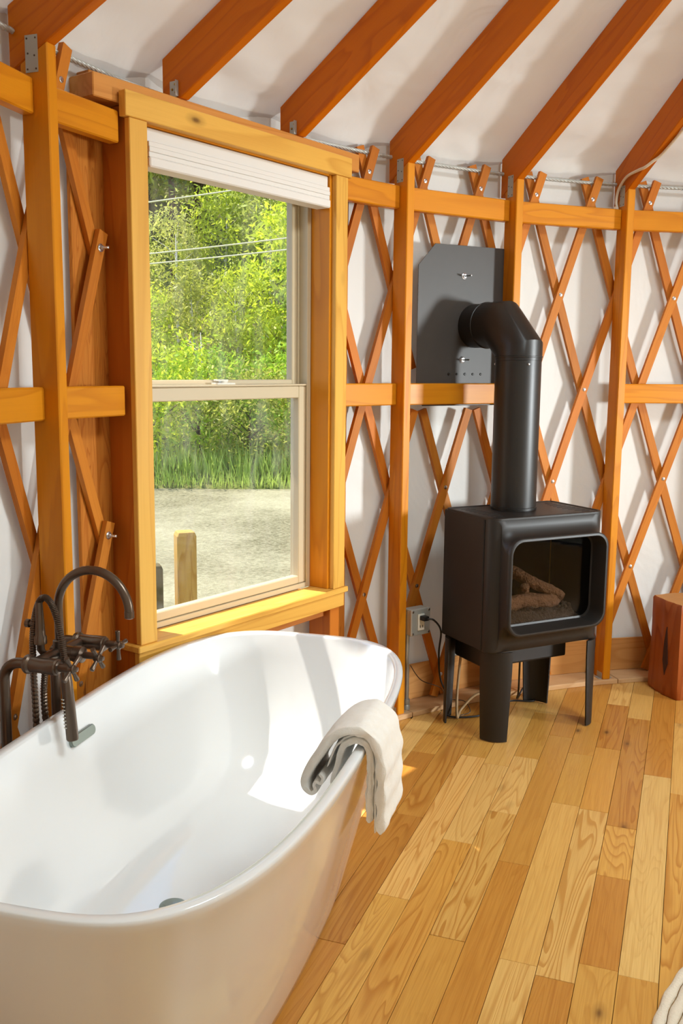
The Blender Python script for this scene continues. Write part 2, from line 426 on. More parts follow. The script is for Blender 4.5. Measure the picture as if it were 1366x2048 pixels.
def raft_bot(r): return ZT + 0.562 * (RP + 0.001 - r)
def roof_z(r): return raft_bot(r) + 0.163
rr = [3.19, 3.16, 3.13, 3.10, 3.07, 3.04, 3.0, 2.96, 2.92] + [2.92 - 0.055 * i for i in range(1, 40)]
rr = [r for r in rr if r > 0.8] + [0.76]
rv, rfc = [], []
NR = 33 * 16
for i in range(NR):
    k = i / 16.0; f = k % 1.0
    for r in rr:
        e = max(0.0, 1 - (3.15 - r) / 0.9)                         # wrinkles are strongest by the eaves
        am = 0.35 + 0.65 * e
        sx = k * 0.57 * r / 3
        z = roof_z(r) + 0.004 + math.sin(PI * f) * (0.010 + 0.026 * am * n3(sx * 1.2, r * 11 + 0.8 * math.sin(sx * 3), 1.7) + 0.011 * am * n3(sx * 4.5, r * 22, 5.2))
        if r > 3.02: z -= 0.05 * ((r - 3.02) / 0.15) ** 1.5 * math.sin(PI * f) + 0.02 * math.sin(PI * f) * n3(sx * 9, r * 30, 9.0)
        rv.append(pp(k, r, 0, z))
nr = len(rr)
for i in range(NR):
    for q in range(nr - 1):
        a, b = i * nr + q, ((i + 1) % NR) * nr + q
        rfc.append((a, a + 1, b + 1, b))
ceil = MB().add(rv, rfc).build('ceiling', 'roofcanvas', None, Matrix.Translation(CEN + ZV(2.4)), 80)
tag(ceil, 'white canvas roof stretched over the rafters', None, None, 'structure')
dome = MB()
dr_ = [[CEN + Vector((math.cos(2 * PI * q / 48) * r, math.sin(2 * PI * q / 48) * r, roof_z(0.78) + 0.02 + 0.28 * math.cos(min(1, r / 0.8) * PI / 2))) for q in range(48)] for r in (0.80, 0.65, 0.45, 0.2, 0.01)]
dome.rings(dr_, True, False, True)
dm = dome.build('skylight_dome', 'glass', None, Matrix.Translation(CEN + ZV(3.6)), 60); tag(dm, 'clear dome skylight over the centre ring of the roof', 'skylight', None, 'structure')
ringm = MB(); ringm.lathe(CEN + ZV(roof_z(0.80) - 0.20), (0, 0, 1), [(0.80, 0), (0.80, 0.2), (0.74, 0.2), (0.74, 0)], 64)
rg = MB(); rs_ = []
for a in range(64):
    e = Vector((math.cos(2 * PI * a / 64), math.sin(2 * PI * a / 64), 0)); zb = roof_z(0.8) - 0.2
    rs_.append([CEN + e * 0.82 + ZV(zb), CEN + e * 0.82 + ZV(zb + 0.22), CEN + e * 0.75 + ZV(zb + 0.22), CEN + e * 0.75 + ZV(zb)])
rg.rings(rs_, True, False, False, True)
o = rg.build('trim_5', 'fir', None, Matrix.Translation(CEN), 40, 0, FIR); tag(o, 'wooden compression ring at the top of the roof', None, None, 'structure')

# bottom plate and baseboard, in segments between the posts
def arc_block(name, k0, k1, r0, r1, z0, z1, mat, parent=None, color=None, n=12, bevel=0.002):
    b = MB(); rs = []
    for i in range(n + 1):
        k = k0 + (k1 - k0) * i / n
        rs.append([pp(k, r0, 0, z0), pp(k, r1, 0, z0), pp(k, r1, 0, z1), pp(k, r0, 0, z1)])
    b.rings(rs); km = (k0 + k1) / 2
    return b.build(name, mat, parent, axes(pp(km, r0, 0, z0), er(km), UPV, er(km).cross(UPV)), 30, bevel, color)
plate = empty('trim_1', pp(3, 3.06, 0, 0), 'pale curved sill plate under the posts', None, None, 'structure')
bb = empty('baseboard_back', pp(3, 3.11, 0, 0.02), 'knotty pine baseboard behind the lattice', None, None, 'structure')
for i, (a, b) in enumerate([(-4, 0.4), (0.4, 3.1), (3.1, 5.1), (5.1, 9)]):
    arc_block('plate_segment', a + 0.003, b - 0.003, 2.985, 3.17, 0.0, 0.022, 'pine', plate, jit(lin(224, 186, 140), 0.05), 30)
for i in range(-3, 9):
    arc_block('base_plank', i + 0.004, i + 1 - 0.004, 3.1185, 3.1285, 0.0225, 0.185, 'pine', bb, jit(lin(212, 156, 92), 0.06), 8)

# ------------------------------------------------------------------ posts, rafters, rails
post_lab = {-1: 'varnished fir wall post nearest the camera, left of the bathtub faucet', 0: 'wide varnished fir wall post behind the bronze faucet, left of the window',
            3: 'varnished fir wall post between the window and the stove, metal outlet box at its foot',
            4: 'varnished fir wall post directly behind the black stove pipe', 5: 'varnished fir wall post just right of the stove, white cord at its top',
            6: 'varnished fir wall post behind the wood stump, rightmost of the posts'}
def radial_prism(k, prof, w):
    """extrude a (radius, z) polygon tangentially about post line k"""
    return MB().prism([pp(k, r, -w / 2, z) for r, z in prof], [pp(k, r, w / 2, z) for r, z in prof])
for k in (-1, 0, 3, 4, 5, 6):
    P = empty('wall_post', pp(k, RP, 0, 0.022), post_lab[k], 'post', 'fir posts of the yurt wall')
    rb = RP + 0.0845
    radial_prism(k, [(RP, 0.022), (rb, 0.022), (rb, raft_bot(rb)), (RP, raft_bot(RP))], 0.038).build('upright', 'fir', P, axes(pp(k, RP, 0, 0.02), et(k), er(k), UPV), None, 0.003, jit(FIR, 0.05))
    for sgn in (-1, 1):
        bk = MB().box(pp(k, 0, sgn * 0.0195, 0), er(k), et(k), UPV, RP + 0.028, RP + 0.066, -0.0008, 0.0008, 2.226, 2.316).build('side_plate', 'galv', P, None, None, 0)
        for (rr_, zz_) in ((0.034, 2.234), (0.060, 2.234), (0.038, 2.266), (0.058, 2.272), (0.034, 2.308), (0.060, 2.308)):
            MB().lathe(pp(k, RP + rr_, sgn * 0.0198, zz_), et(k) * sgn, [(0, 0), (0.0028, 0), (0.0022, 0.0015), (0, 0.0018)], 8).build('screw', 'bronze', bk, None, 40)
        MB().box(pp(k, 0, sgn * 0.019, 0), er(k), et(k), UPV, RP + 0.012, RP + 0.055, *((0, 0.016) if sgn > 0 else (-0.016, 0)), 0.022, 0.0245).box(pp(k, 0, sgn * 0.020, 0), er(k), et(k), UPV, RP + 0.012, RP + 0.055, -0.001, 0.001, 0.022, 0.052).build('foot_bracket', 'galv', P, None, None, 0)
raf_lab = {-1: 'fir rafter left of and above the near post, nearest the camera', 0: 'orange fir rafter cropped by the top left corner, on the near post', 1: 'fir rafter resting on the left half of the window header',
           2: 'fir rafter resting on the right half of the window header', 3: 'fir rafter on the post between window and stove', 4: 'fir rafter on the post behind the stove pipe',
           5: 'fir rafter at right with a white cord hanging across it', 6: 'fir rafter past the right edge of the stump', 7: 'fir rafter second past the stump'}
for k in range(-1, 8):
    re = {1: 3.062, 2: 3.082}.get(k, 3.113); ri = 0.82
    P = empty('rafter', pp(k, re, 0, raft_bot(re)), raf_lab[k], 'rafter', 'fir rafters under the canvas roof')
    if k in (1, 2):
        prof = [(re, 2.318), (re, roof_z(re)), (ri, roof_z(ri)), (ri, raft_bot(ri)), (2.975, raft_bot(2.975)), (2.975 + 0.012, 2.302), (3.0, 2.302)]
    else:
        prof = [(re, raft_bot(re)), (re, roof_z(re)), (ri, roof_z(ri)), (ri, raft_bot(ri))]
    d = (pp(k, ri, 0, raft_bot(ri)) - pp(k, re, 0, raft_bot(re))).normalized()
    radial_prism(k, prof, 0.038).build('timber', 'fir', P, axes(pp(k, re, 0, 2.3), et(k), d.cross(et(k)), d), None, 0.003, jit(FIRD, 0.05))
    if k in (1, 2):
        hg = MB().box(pp(k, 0, -0.0195, 0), er(k), et(k), UPV, 2.997, 3.03, -0.001, 0.001, 2.306, 2.352).box(pp(k, 0, -0.02, 0), er(k), et(k), UPV, 2.997, 2.999, -0.012, 0.0, 2.306, 2.352).build('hanger_plate', 'galv', P)
        for a, b in ((3.006, 2.318), (3.02, 2.328), (3.008, 2.342)):
            MB().lathe(pp(k, a, -0.0205, b), -et(k), [(0, 0), (0.004, 0), (0.003, 0.003), (0, 0.0035)], 8).build('bolt_head', 'brass', hg, None, 40)
RR = RP + 0.046
def rail(k0, t0, k1, t1, z, label, group):
    a, b = pp(k0, RR + 0.019, t0, z - 0.0445), pp(k1, RR + 0.019, t1, z - 0.0445)
    o = beam('wall_rail', a, b, UPV, 0.089, 0.038, 'fir', None, jit(FIR, 0.06), 0.004); tag(o, label, 'rail', group); return o
UG, MG = 'upper rails between posts', 'middle rails between posts'
TW = 0.528
rail(-1, 0.0195, 0, -0.0195, ZU, 'fir top rail left of the near post, cut by the left photo edge', UG)
rail(3, 0.0195, 4, -0.0195, ZU, 'fir top rail above the black wall shield', UG)
rail(4, 0.0195, 5, -0.0195, ZU, 'knotty fir top rail right of the post behind the stove pipe', UG)
rail(5, 0.0195, 6, -0.0195, ZU, 'fir top rail at the right photo edge', UG)
rail(-1, 0.0195, 0, -0.0195, ZM, 'fir middle rail left of the near post, cut by the left photo edge', MG)
rail(3, 0.0195, 4, -0.0195, ZM, 'fir middle rail crossing the black wall shield, partly hidden by the stove pipe', MG)
rail(5, 0.0195, 6, -0.0195, ZM, 'fir middle rail at the right photo edge above the stump', MG)
def wp(t, rad, z): return pp(1.5, rad, t, z)                      # window frame coordinates: along, outwards, up
def rail_to_window(k, t0, tw, z, label, group):
    a = pp(k, RR + 0.019, t0, z - 0.0445); tgt = pp(1 if k == 0 else 2, RR + 0.019, 0, z - 0.0445)
    # stop on the chord where the window box begins
    e = et(1.5); s = (tw - (a - CEN).dot(e)) / ((tgt - a).dot(e)); b = a + (tgt - a) * s
    o = beam('wall_rail', a, b, UPV, 0.089, 0.038, 'fir', None, jit(FIR, 0.05), 0.004); tag(o, label, 'rail', group)
rail_to_window(0, 0.0195, -0.545, ZU, 'fir top rail between the near post and the window header', UG)
rail_to_window(0, 0.0195, -0.545, ZM, 'fir middle rail between the near post and the window', MG)
rail_to_window(3, -0.0195, 0.545, ZU, 'fir top rail between the window header and its right post', UG)
rail_to_window(3, -0.0195, 0.545, ZM, 'short knotty fir middle rail right of the window', MG)

# ------------------------------------------------------------------ lattice
ZROW = [0.128 + 0.4258 * i for i in range(6)]                     # bolt rows
def slat_k(fam, n, z): return n / 2 + fam * ((z - ZROW[0]) / (ZROW[1] - ZROW[0]) * 0.25)
def in_shield(k, z):
    t = 3.07 * math.sin((k - 3.5) * DPHI)
    return -0.165 < t < 0.345 and 1.36 < z < 1.99
lat = {'L': empty('lattice_panel', pp(0, 3.08, 0, 0.022), 'cedar lattice panel behind the near post left of the window', 'lattice', 'lattice panels of the wall'),
       'R': empty('lattice_panel', pp(4, 3.08, 0, 0.022), 'cedar lattice panel behind the stove, right of the window', 'lattice', 'lattice panels of the wall')}
for fam in (1, -1):
    rc = 3.0885 if fam == 1 else 3.1085
    for n in range(-10, 26):
        zz = [0.03 + (2.352 - 0.03) * i / 54 for i in range(55)]
        pts = [(slat_k(fam, n, z), z) for z in zz]
        runs, cur = [], []
        for k, z in pts:
            ok = (-2.2 < k < 0.53 or 2.44 < k < 7.6) and not in_shield(k, z)
            if ok: cur.append((k, z))
            elif cur: runs.append(cur); cur = []
        if cur: runs.append(cur)
        for rn in runs:
            if len(rn) < 4: continue
            rs = []; side = 'L' if rn[0][0] < 1 else 'R'
            for k, z in rn:
                d = (et(k) * (fam * 0.25 * DPHI * rc) + ZV(ZROW[1] - ZROW[0])).normalized(); sd = er(k).cross(d).normalized()
                c = pp(k, rc, 0, z)
                rs.append([c + sd * a + er(k) * b for a, b in ((-0.0185, -0.0085), (0.0185, -0.0085), (0.0185, 0.0085), (-0.0185, 0.0085))])
            km, zm = rn[len(rn) // 2]; d = (rs[-1][0] - rs[0][0]).normalized(); x = er(km); x = (x - d * x.dot(d)).normalized()
            MB().rings(rs).build('slat', 'cedar', lat[side], axes(rs[0][0], x, d.cross(x), d), 35, 0, jit(CED, 0.16))
boltm = None
for i, z in enumerate(ZROW):
    for h in range(-5, 16):
        k = h / 2 + (0.25 if i % 2 else 0.0)
        if i == 0: k = h / 2
        if not (-2 < k < 0.55 or 2.45 < k < 7.3) or in_shield(k, z): continue
        side = 'L' if k < 1 else 'R'
        fr = axes(pp(k, 3.080, 0, z), et(k), UPV, -er(k))
        if boltm is None:
            b = MB().lathe((0, 0, 0), (0, 0, 1), [(0.0085, 0), (0.0085, 0.0012), (0.0055, 0.002), (0.0045, 0.0045), (0, 0.005)], 12)
            boltm = b.build('bolt', 'steel', lat[side], None, 40); boltm.matrix_basis = fr; boltm['_w'] = [x for r in fr for x in r]
        else: copy_child(boltm, lat[side], fr)
for z in (ZROW[4], ZROW[2]):                                        # the two long bolts by the window
    MB().lathe(pp(0.5, 3.080, 0, z), -er(0.5), [(0.012, 0), (0.012, 0.002), (0.007, 0.003), (0.007, 0.009), (0.0042, 0.009), (0.0042, 0.03), (0, 0.031)], 12).build('wing_bolt', 'steel', lat['L'], None, 40)

# ------------------------------------------------------------------ tension cable
cb = MB()
NC = 560
for st in range(4):
    path = []
    for i in range(NC + 1):
        k = -1.9 + (9.0) * i / NC
        a = 2 * PI * (k * 0.57 / 0.075) + st * PI / 2
        path.append(pp(k, 3.0990 + 0.0043 * math.cos(a), 0, 2.331 + 0.0043 * math.sin(a)))
    cb.tube(path, 0.0042, 6, False)
o = cb.build('tension_cable', 'galv', None, Matrix.Translation(pp(3, 3.08, 0, 2.33)), 60); tag(o, 'twisted steel tension cable along the top of the lattice', 'cable')

# ------------------------------------------------------------------ window
ET, ER = et(1.5), er(1.5)
def wbox(name, t0, t1, r0, r1, z0, z1, mat, parent, color=None, grain='z', bevel=0.002, label=None):
    b = MB().box(CEN, ET, ER, UPV, t0, t1, r0, r1, z0, z1)
    o = wp((t0 + t1) / 2, r0, (z0 + z1) / 2)
    fr = axes(o, ET, -ER, UPV) if grain == 'z' else axes(o, UPV, -ER, ET)
    fr = axes(o, ER, UPV.cross(ER), UPV) if grain == 'z' else axes(o, ER, ET.cross(ER), ET)
    ob = b.build(name, mat, parent, fr, None, bevel, color)
    if label: ob['label'] = label
    return ob
win = empty('window_1', wp(0, 2.95, 0.55), 'double-hung window with tan vinyl sashes and fir casing', None, None, 'structure')
wbox('side_casing', -0.528, -0.460, 2.950, 2.972, 0.632, 2.197, 'fir', win, jit(FIRL, .03))
wbox('side_casing', 0.457, 0.528, 2.950, 2.972, 0.632, 2.197, 'fir', win, jit(FIRL, .03))
wbox('head_casing', -0.545, 0.545, 2.945, 2.975, 2.197, 2.268, 'fir', win, FIRL, 'x')
wbox('sill_board', -0.545, 0.542, 2.940, 3.060, 0.610, 0.632, 'fir', win, FIRL, 'x', 0.003)
wbox('apron', -0.535, 0.530, 2.952, 2.974, 0.553, 0.610, 'fir', win, FIRL, 'x')
wbox('jamb_liner', -0.465, -0.445, 2.972, 3.06, 0.632, 2.197, 'fir', win, FIR)
wbox('jamb_liner', 0.445, 0.465, 2.972, 3.06, 0.632, 2.197, 'fir', win, FIR)
wbox('head_liner', -0.445, 0.445, 2.975, 3.06, 2.192, 2.21, 'fir', win, FIR, 'x')
for s in (-1, 1):
    a, b = sorted((s * 0.4655, s * 0.525)); wbox('jamb_stud', a, b, 2.9725, 3.08, 0.022, 2.235, 'fir', win, lin(200, 118, 40))
    kt = 1.5 + s * 0.985
    MB().box(CEN, et(kt), er(kt), UPV, -0.085, 0.085, 3.1185, 3.133, 0.022, 2.24).build('trimmer_stud', 'rough', win, axes(pp(kt, 3.1, 0, 0.02), er(kt), UPV.cross(er(kt)), UPV), None, 0.002, lin(206, 132, 50))
wbox('sill_stud', -0.4655, 0.4655, 3.0, 3.135, 0.515, 0.609, 'rough', win, lin(200, 130, 66), 'x')
wbox('header_beam', -0.630, 0.640, 2.980, 3.12, 2.2365, 2.302, 'fir', win, lin(216, 150, 76), 'x', 0.003)
wbox('header_cap', -0.600, -0.30, 3.035, 3.09, 2.3025, 2.322, 'fir', win, lin(200, 132, 60), 'x')
wbox('header_cap', 0.54, 0.655, 3.035, 3.09, 2.3025, 2.322, 'fir', win, lin(200, 120, 54), 'x')
fr_ = empty('vinyl_frame', wp(0, 3.06, 0.632)); fr_.parent = win; fr_.matrix_parent_inverse = wm(win).inverted()
for nm, a in (('frame_side', (-0.446, -0.424, 3.0605, 3.145, 0.6325, 2.19)), ('frame_side', (0.424, 0.446, 3.0605, 3.145, 0.6325, 2.19)),
              ('frame_sill', (-0.424, 0.424, 3.0605, 3.145, 0.6325, 0.652)), ('frame_head', (-0.424, 0.424, 3.0605, 3.145, 2.168, 2.19)),
              ('frame_stop', (0.412, 0.424, 3.098, 3.102, 1.43, 2.168)), ('frame_stop', (-0.424, -0.412, 3.098, 3.102, 1.43, 2.168))):
    wbox(nm, *a, 'vinyl', fr_, None, 'z', 0.002)
def sash(name, r0, r1, z0, z1, zb, zt, st, label):
    e = empty(name, wp(0, r0, z0)); e.parent = win; e.matrix_parent_inverse = wm(win).inverted(); e['label'] = label
    wbox('stile', -0.423, -0.423 + st, r0, r1, z0, z1, 'vinyl', e, None, 'z', 0.003); wbox('stile', 0.423 - st, 0.423, r0, r1, z0, z1, 'vinyl', e, None, 'z', 0.003)
    wbox('bottom_rail', -0.423 + st, 0.423 - st, r0, r1, z0, zb, 'vinyl', e, None, 'x', 0.003); wbox('top_rail', -0.423 + st, 0.423 - st, r0, r1, zt, z1, 'vinyl', e, None, 'x', 0.003)
    wbox('pane', -0.425 + st, 0.425 - st, (r0 + r1) / 2 + 0.004, (r0 + r1) / 2 + 0.008, zb - 0.002, zt + 0.002, 'glass', e, None, 'z', 0)
    return e
lo_ = sash('lower_sash', 3.066, 3.098, 0.653, 1.424, 0.684, 1.378, 0.042, 'lower window sash')
up_ = sash('upper_sash', 3.1025, 3.134, 1.395, 2.167, 1.447, 2.13, 0.038, 'upper window sash')
wbox('meeting_lip', -0.42, 0.42, 3.060, 3.0985, 1.4245, 1.431, 'vinyl', lo_, None, 'x', 0.001)
# latch on the meeting rail
lt = MB().box(wp(-0.02, 3.062, 1.431), ET, ER, UPV, -0.045, 0.045, 0.0, 0.03, 0, 0.006).lathe(wp(-0.02, 3.078, 1.437), (0, 0, 1), [(0.016, 0), (0.016, 0.006), (0.010, 0.010), (0, 0.011)], 16).box(wp(-0.02, 3.07, 1.443), ET, ER, UPV, -0.05, 0.012, -0.006, 0.006, 0, 0.006)
lt.build('sash_latch', 'plastic', lo_, None, 40, 0.001)

# opposite window (behind the camera's right shoulder), where the main daylight comes from
w2 = empty('window_2', pp(K2, 3.05, 0, 0.95), 'window in the opposite wall behind the camera', None, None, 'structure')
for nm, (t0, t1, z0, z1) in {'frame_side': (-0.50, -0.40, 0.93, 2.28), 'frame_side ': (0.40, 0.50, 0.93, 2.28), 'frame_sill': (-0.40, 0.40, 0.93, 1.03), 'frame_head': (-0.40, 0.40, 2.19, 2.28)}.items():
    MB().box(CEN, et(K2), er(K2), UPV, t0, t1, 3.04, 3.15, z0, z1).build(nm.strip(), 'fir', w2, axes(pp(K2, 3.05, t0, z0), er(K2), UPV.cross(er(K2)), UPV), None, 0.003, FIRL)
MB().box(CEN, et(K2), er(K2), UPV, -0.40, 0.40, 3.10, 3.104, 1.03, 2.19).build('pane', 'glass', w2)

# blind
bl = empty('window_blind', wp(0, 2.99, 2.08), 'white cellular blind gathered up at the top of the window', 'blind')
wbox('head_rail', -0.442, 0.440, 2.978, 3.035, 2.150, 2.190, 'blind', bl, None, 'x', 0.003)
for i in range(3):
    z = 2.1055 + i * 0.0147
    wbox('pleat', -0.440, 0.437, 2.967 - 0.002 * (i % 2), 3.03, z, z + 0.0146, 'blind', bl, None, 'x', 0.0012)
wbox('bottom_rail', -0.441, 0.438, 2.962, 3.028, 2.076, 2.105, 'blind', bl, None, 'x', 0.004)

# ------------------------------------------------------------------ bathtub
TC = Vector((-0.3262, 2.2817, 0)); TA = 1.3078; TU = Vector((math.cos(TA), math.sin(TA), 0)); TN = Vector((math.sin(TA), -math.cos(TA), 0))
TZ = 0.60
def tubp(l, n, z): return TC + TU * l + TN * n + ZV(z)
def se_ring(a, b, e, z, n=144):
    out = []
    for q in range(n):
        th = 2 * PI * q / n
        # even spacing: walk the angle of an ellipse, then push out to the superellipse
        x, y = math.cos(th), math.sin(th); s = (abs(x) ** e + abs(y) ** e) ** (-1 / e)
        out.append(tubp(a * x * s, b * y * s, z))
    return out
tub = empty('bathtub', TC, 'white freestanding oval bathtub under the window', 'bathtub')
A1, B1 = 0.869, 0.413
outer = []
for z, f in ((0.0, 0.0), (0.03, 0.055), (0.1, 0.17), (0.2, 0.335), (0.3, 0.50), (0.4, 0.665), (0.5, 0.83), (0.555, 0.93), (0.575, 0.975), (0.590, 0.998)):
    outer.append(se_ring(0.715 + (A1 - 0.715) * f, 0.262 + (B1 - 0.262) * f, 2.75 + 0.58 * f, z))
outer.append(se_ring(A1 - 0.0008, B1 - 0.0008, 3.33, 0.5975)); outer.append(se_ring(A1 - 0.0032, B1 - 0.0032, 3.33, TZ))
inner = [se_ring(A1 - 0.022, B1 - 0.022, 3.33, TZ), se_ring(A1 - 0.0252, B1 - 0.0252, 3.32, 0.598), se_ring(A1 - 0.0275, B1 - 0.027, 3.30, 0.592)]
for z, a, b, e in ((0.52, 0.824, 0.373, 3.2), (0.42, 0.796, 0.350, 3.1), (0.32, 0.762, 0.323, 3.0), (0.23, 0.718, 0.290, 2.9), (0.175, 0.672, 0.255, 2.8), (0.145, 0.62, 0.215, 2.7), (0.130, 0.55, 0.165, 2.5), (0.122, 0.40, 0.10, 2.3), (0.119, 0.2, 0.05, 2.1), (0.118, 0.02, 0.006, 2)):
    inner.append(se_ring(a, b, e, z))
MB().rings(outer + inner).build('shell', 'tub', tub, Matrix.Translation(TC), 75)
dn = MB().lathe(tubp(-0.055, -0.085, 0.1208), (0, 0, 1), [(0, 0), (0.036, 0), (0.036, 0.003), (0.030, 0.006), (0.024, 0.007), (0.022, 0.011), (0, 0.0135)], 28)
dn.build('drain_cap', 'drain', tub, None, 40)
# overflow plate on the far inner wall
oc = tubp(0.012, -0.3735, 0.522); on = (TN + ZV(0.23)).normalized(); ou = TU; ov = on.cross(ou)
ring = lambda w, r, h: [oc + on * h + ou * ((w if math.cos(a) > 0 else -w) + r * math.cos(a)) + ov * r * math.sin(a) for a in [2 * PI * (q + 0.5) / 28 for q in range(28)]]
MB().rings([ring(0.045, 0.0145, -0.004), ring(0.045, 0.0145, 0.008), ring(0.045, 0.0125, 0.010)]).build('overflow_plate', 'drain', tub, None, 40)

# ------------------------------------------------------------------ towel over the near rim
tw = empty('bath_towel', tubp(0.1, 0.40, 0.61), 'folded cream towel draped over the near rim of the bathtub', 'towel')
def resample(path, m):
    P = [Vector((p[0], p[1], p[2] if len(p) > 2 else 0.02)) for p in path]
    # Catmull-Rom
    out = []
    for i in range(len(P) - 1):
        p0, p1, p2, p3 = P[max(i - 1, 0)], P[i], P[i + 1], P[min(i + 2, len(P) - 1)]
        for j in range(m):
            t = j / m
            out.append(0.5 * ((2 * p1) + (p2 - p0) * t + (2 * p0 - 5 * p1 + 4 * p2 - p3) * t * t + (3 * p1 - p0 - 3 * p2 + p3) * t ** 3))
    out.append(P[-1]); return out
def towel_layer(name, path, l0, l1, seed, scallop=0.0, drop=0.0):
    C = resample(path, 5); n = len(C); rs = []; NL = 40
    for li in range(NL + 1):
        f = li / NL; l = l0 + (l1 - l0) * f; up, dn_ = [], []
        edge = min(f, 1 - f) * NL
        rnd = 1.0 if edge > 1.5 else (0.78, 0.95)[int(edge > 0.5)]
        for i, c in enumerate(C):
            a = C[max(i - 1, 0)]; b = C[min(i + 1, n - 1)]; tx, tz = b.x - a.x, b.y - a.y; L = math.hypot(tx, tz) or 1
            nx, nz_ = tz / L, -tx / L
            s = i / (n - 1); h = c.z / 2 * rnd
            end = min(i, n - 1 - i)
            if end < 3: h *= (0.35, 0.75, 0.93)[end]
            if scallop and s > 0.66: h += scallop * math.sin((s - 0.66) * 85) * (0.6 + 0.4 * n3(l * 30, s * 9, seed))
            w = 0.004 * n3(l * 9, s * 5, seed) + 0.0025 * n3(l * 30, s * 16, seed + 5)
            dz = -drop * max(0, s - 0.5) * (0.5 + n3(l * 8, 0.3, seed + 9))
            wl = 0.004 * n3(s * 6, 2.0, seed)
            up.append(tubp(l + wl, c.x + nx * (h + w), c.y + nz_ * (h + w) + dz)); dn_.append(tubp(l + wl, c.x - nx * (h - w), c.y - nz_ * (h - w) + dz))
        rs.append(up + dn_[::-1])
    MB().rings(rs).build(name, 'terry', tw, Matrix.Translation(tubp(0.1, 0.4, 0.6)), 70)
towel_layer('inner_fold', [(0.332, 0.505, .012), (0.348, 0.56, .015), (0.362, 0.600, .017), (0.383, 0.6165, .018), (0.405, 0.617, .018), (0.4225, 0.602, .018), (0.4262, 0.56, .019), (0.4262, 0.51, .020), (0.4262, 0.46, .020), (0.426, 0.418, .019)], -0.050, 0.120, 3.0, 0.0022)
towel_layer('middle_fold', [(0.320, 0.545, .005), (0.338, 0.588, .006), (0.357, 0.617, .006), (0.382, 0.6295, .006), (0.408, 0.6295, .006), (0.432, 0.608, .006), (0.4400, 0.562, .006), (0.4405, 0.50, .006), (0.4405, 0.44, .006), (0.4405, 0.392, .005)], -0.046, 0.115, 6.0)
towel_layer('outer_fold', [(0.304, 0.530, .008), (0.314, 0.520, .009), (0.310, 0.506, .009), (0.297, 0.511, .009), (0.288, 0.500, .010), (0.294, 0.487, .011), (0.283, 0.479, .013), (0.268, 0.490, .017), (0.267, 0.518, .021), (0.290, 0.562, .023),
                            (0.324, 0.612, .023), (0.358, 0.641, .023), (0.394, 0.650, .023), (0.428, 0.638, .023), (0.4505, 0.602, .023), (0.4570, 0.555, .024), (0.4580, 0.505, .025), (0.4580, 0.455, .025), (0.4575, 0.408, .023)], -0.060, 0.135, 11.0, 0.0042, 0.02)

# ------------------------------------------------------------------ tub filler
QA = math.radians(72.3); QU = Vector((math.cos(QA), math.sin(QA), 0)); QN = Vector((math.sin(QA), -math.cos(QA), 0))
def fq(l, n, z): return QU * l + QN * n + ZV(z)
fc = empty('tub_faucet', fq(2.04, -1.5, 0), 'dark bronze floor-mounted tub faucet with cross handles and gooseneck spout', 'faucet')
ZF = 0.757; LL, LR, LM = 1.925, 2.140, 2.035
def arcpts(c, r, a0, a1, n, ax, ay): return [Vector(c) + Vector(ax) * r * math.cos(a0 + (a1 - a0) * i / n) + Vector(ay) * r * math.sin(a0 + (a1 - a0) * i / n) for i in range(n + 1)]
for l in (LL, LR):
    rp = [fq(l, -1.50, 0.0), fq(l, -1.50, 0.3), fq(l, -1.50, ZF - 0.05)] + arcpts(fq(l, -1.45, ZF - 0.05), 0.05, PI, PI / 2, 8, QN, UPV)[1:] + [fq(l, -1.42, ZF)]
    rs_ = MB().tube(rp, 0.0135, 14).build('riser', 'bronze', fc, None, 60)
    MB().lathe(fq(l, -1.50, 0), (0, 0, 1), [(0, 0), (0.035, 0), (0.035, 0.006), (0.016, 0.014), (0.016, 0.02), (0, 0.02)], 20).build('floor_flange', 'bronze', rs_, None, 40)
    bd = MB().lathe(fq(l, -1.432, ZF), QN, [(0.0, 0), (0.022, 0), (0.0245, 0.004), (0.0245, 0.012), (0.0195, 0.016), (0.0195, 0.058), (0.0205, 0.060), (0.0205, 0.088), (0.0165, 0.0905), (0.0165, 0.094), (0.0105, 0.096), (0.0105, 0.124), (0, 0.124)], 22).build('valve_body', 'bronze', fc, None, 35)
def cross_handle(l, n, z, rot, length):
    h = MB().lathe(fq(l, n, z), QN, [(0, 0), (0.0085, 0), (0.011, 0.004), (0.011, 0.016), (0.008, 0.018), (0.006, 0.026), (0, 0.027)], 16).build('cross_handle', 'bronze', fc, None, 40)
    for i in range(4):
        a = rot + i * PI / 2; d = QU * math.cos(a) + UPV * math.sin(a)
        MB().lathe(fq(l, n + 0.010, z) + d * 0.006, d, [(0.0045, 0), (0.0050, length * 0.5), (0.0066, length), (0.006, length + 0.002), (0, length + 0.003)], 12).build('spoke', 'bronze', h, None, 40)
cross_handle(LL, -1.312, ZF, math.radians(32), 0.032)
cross_handle(LR, -1.312, ZF, math.radians(2), 0.032)
MB().lathe(fq(LM, -1.43, ZF), QN, [(0, 0), (0.019, 0), (0.019, 0.062), (0.021, 0.064), (0.021, 0.088), (0.009, 0.092), (0.009, 0.128), (0, 0.128)], 20).build('diverter', 'bronze', fc, None, 35)
cross_handle(LM, -1.308, ZF - 0.004, math.radians(38), 0.030)
MB().tube([fq(LL, -1.412, ZF), fq(LM, -1.412, ZF + 0.002), fq(LR, -1.412, ZF)], 0.014, 14).build('cross_pipe', 'bronze', fc, None, 60)
sp = [fq(LM, -1.410, ZF + 0.01), fq(LM, -1.410, 0.84)] + arcpts(fq(LM, -1.307, 0.878), 0.103, PI, math.radians(-4), 22, QN, UPV)
spo = MB().tube(sp, 0.0115, 16).build('spout', 'bronze', fc, None, 60)
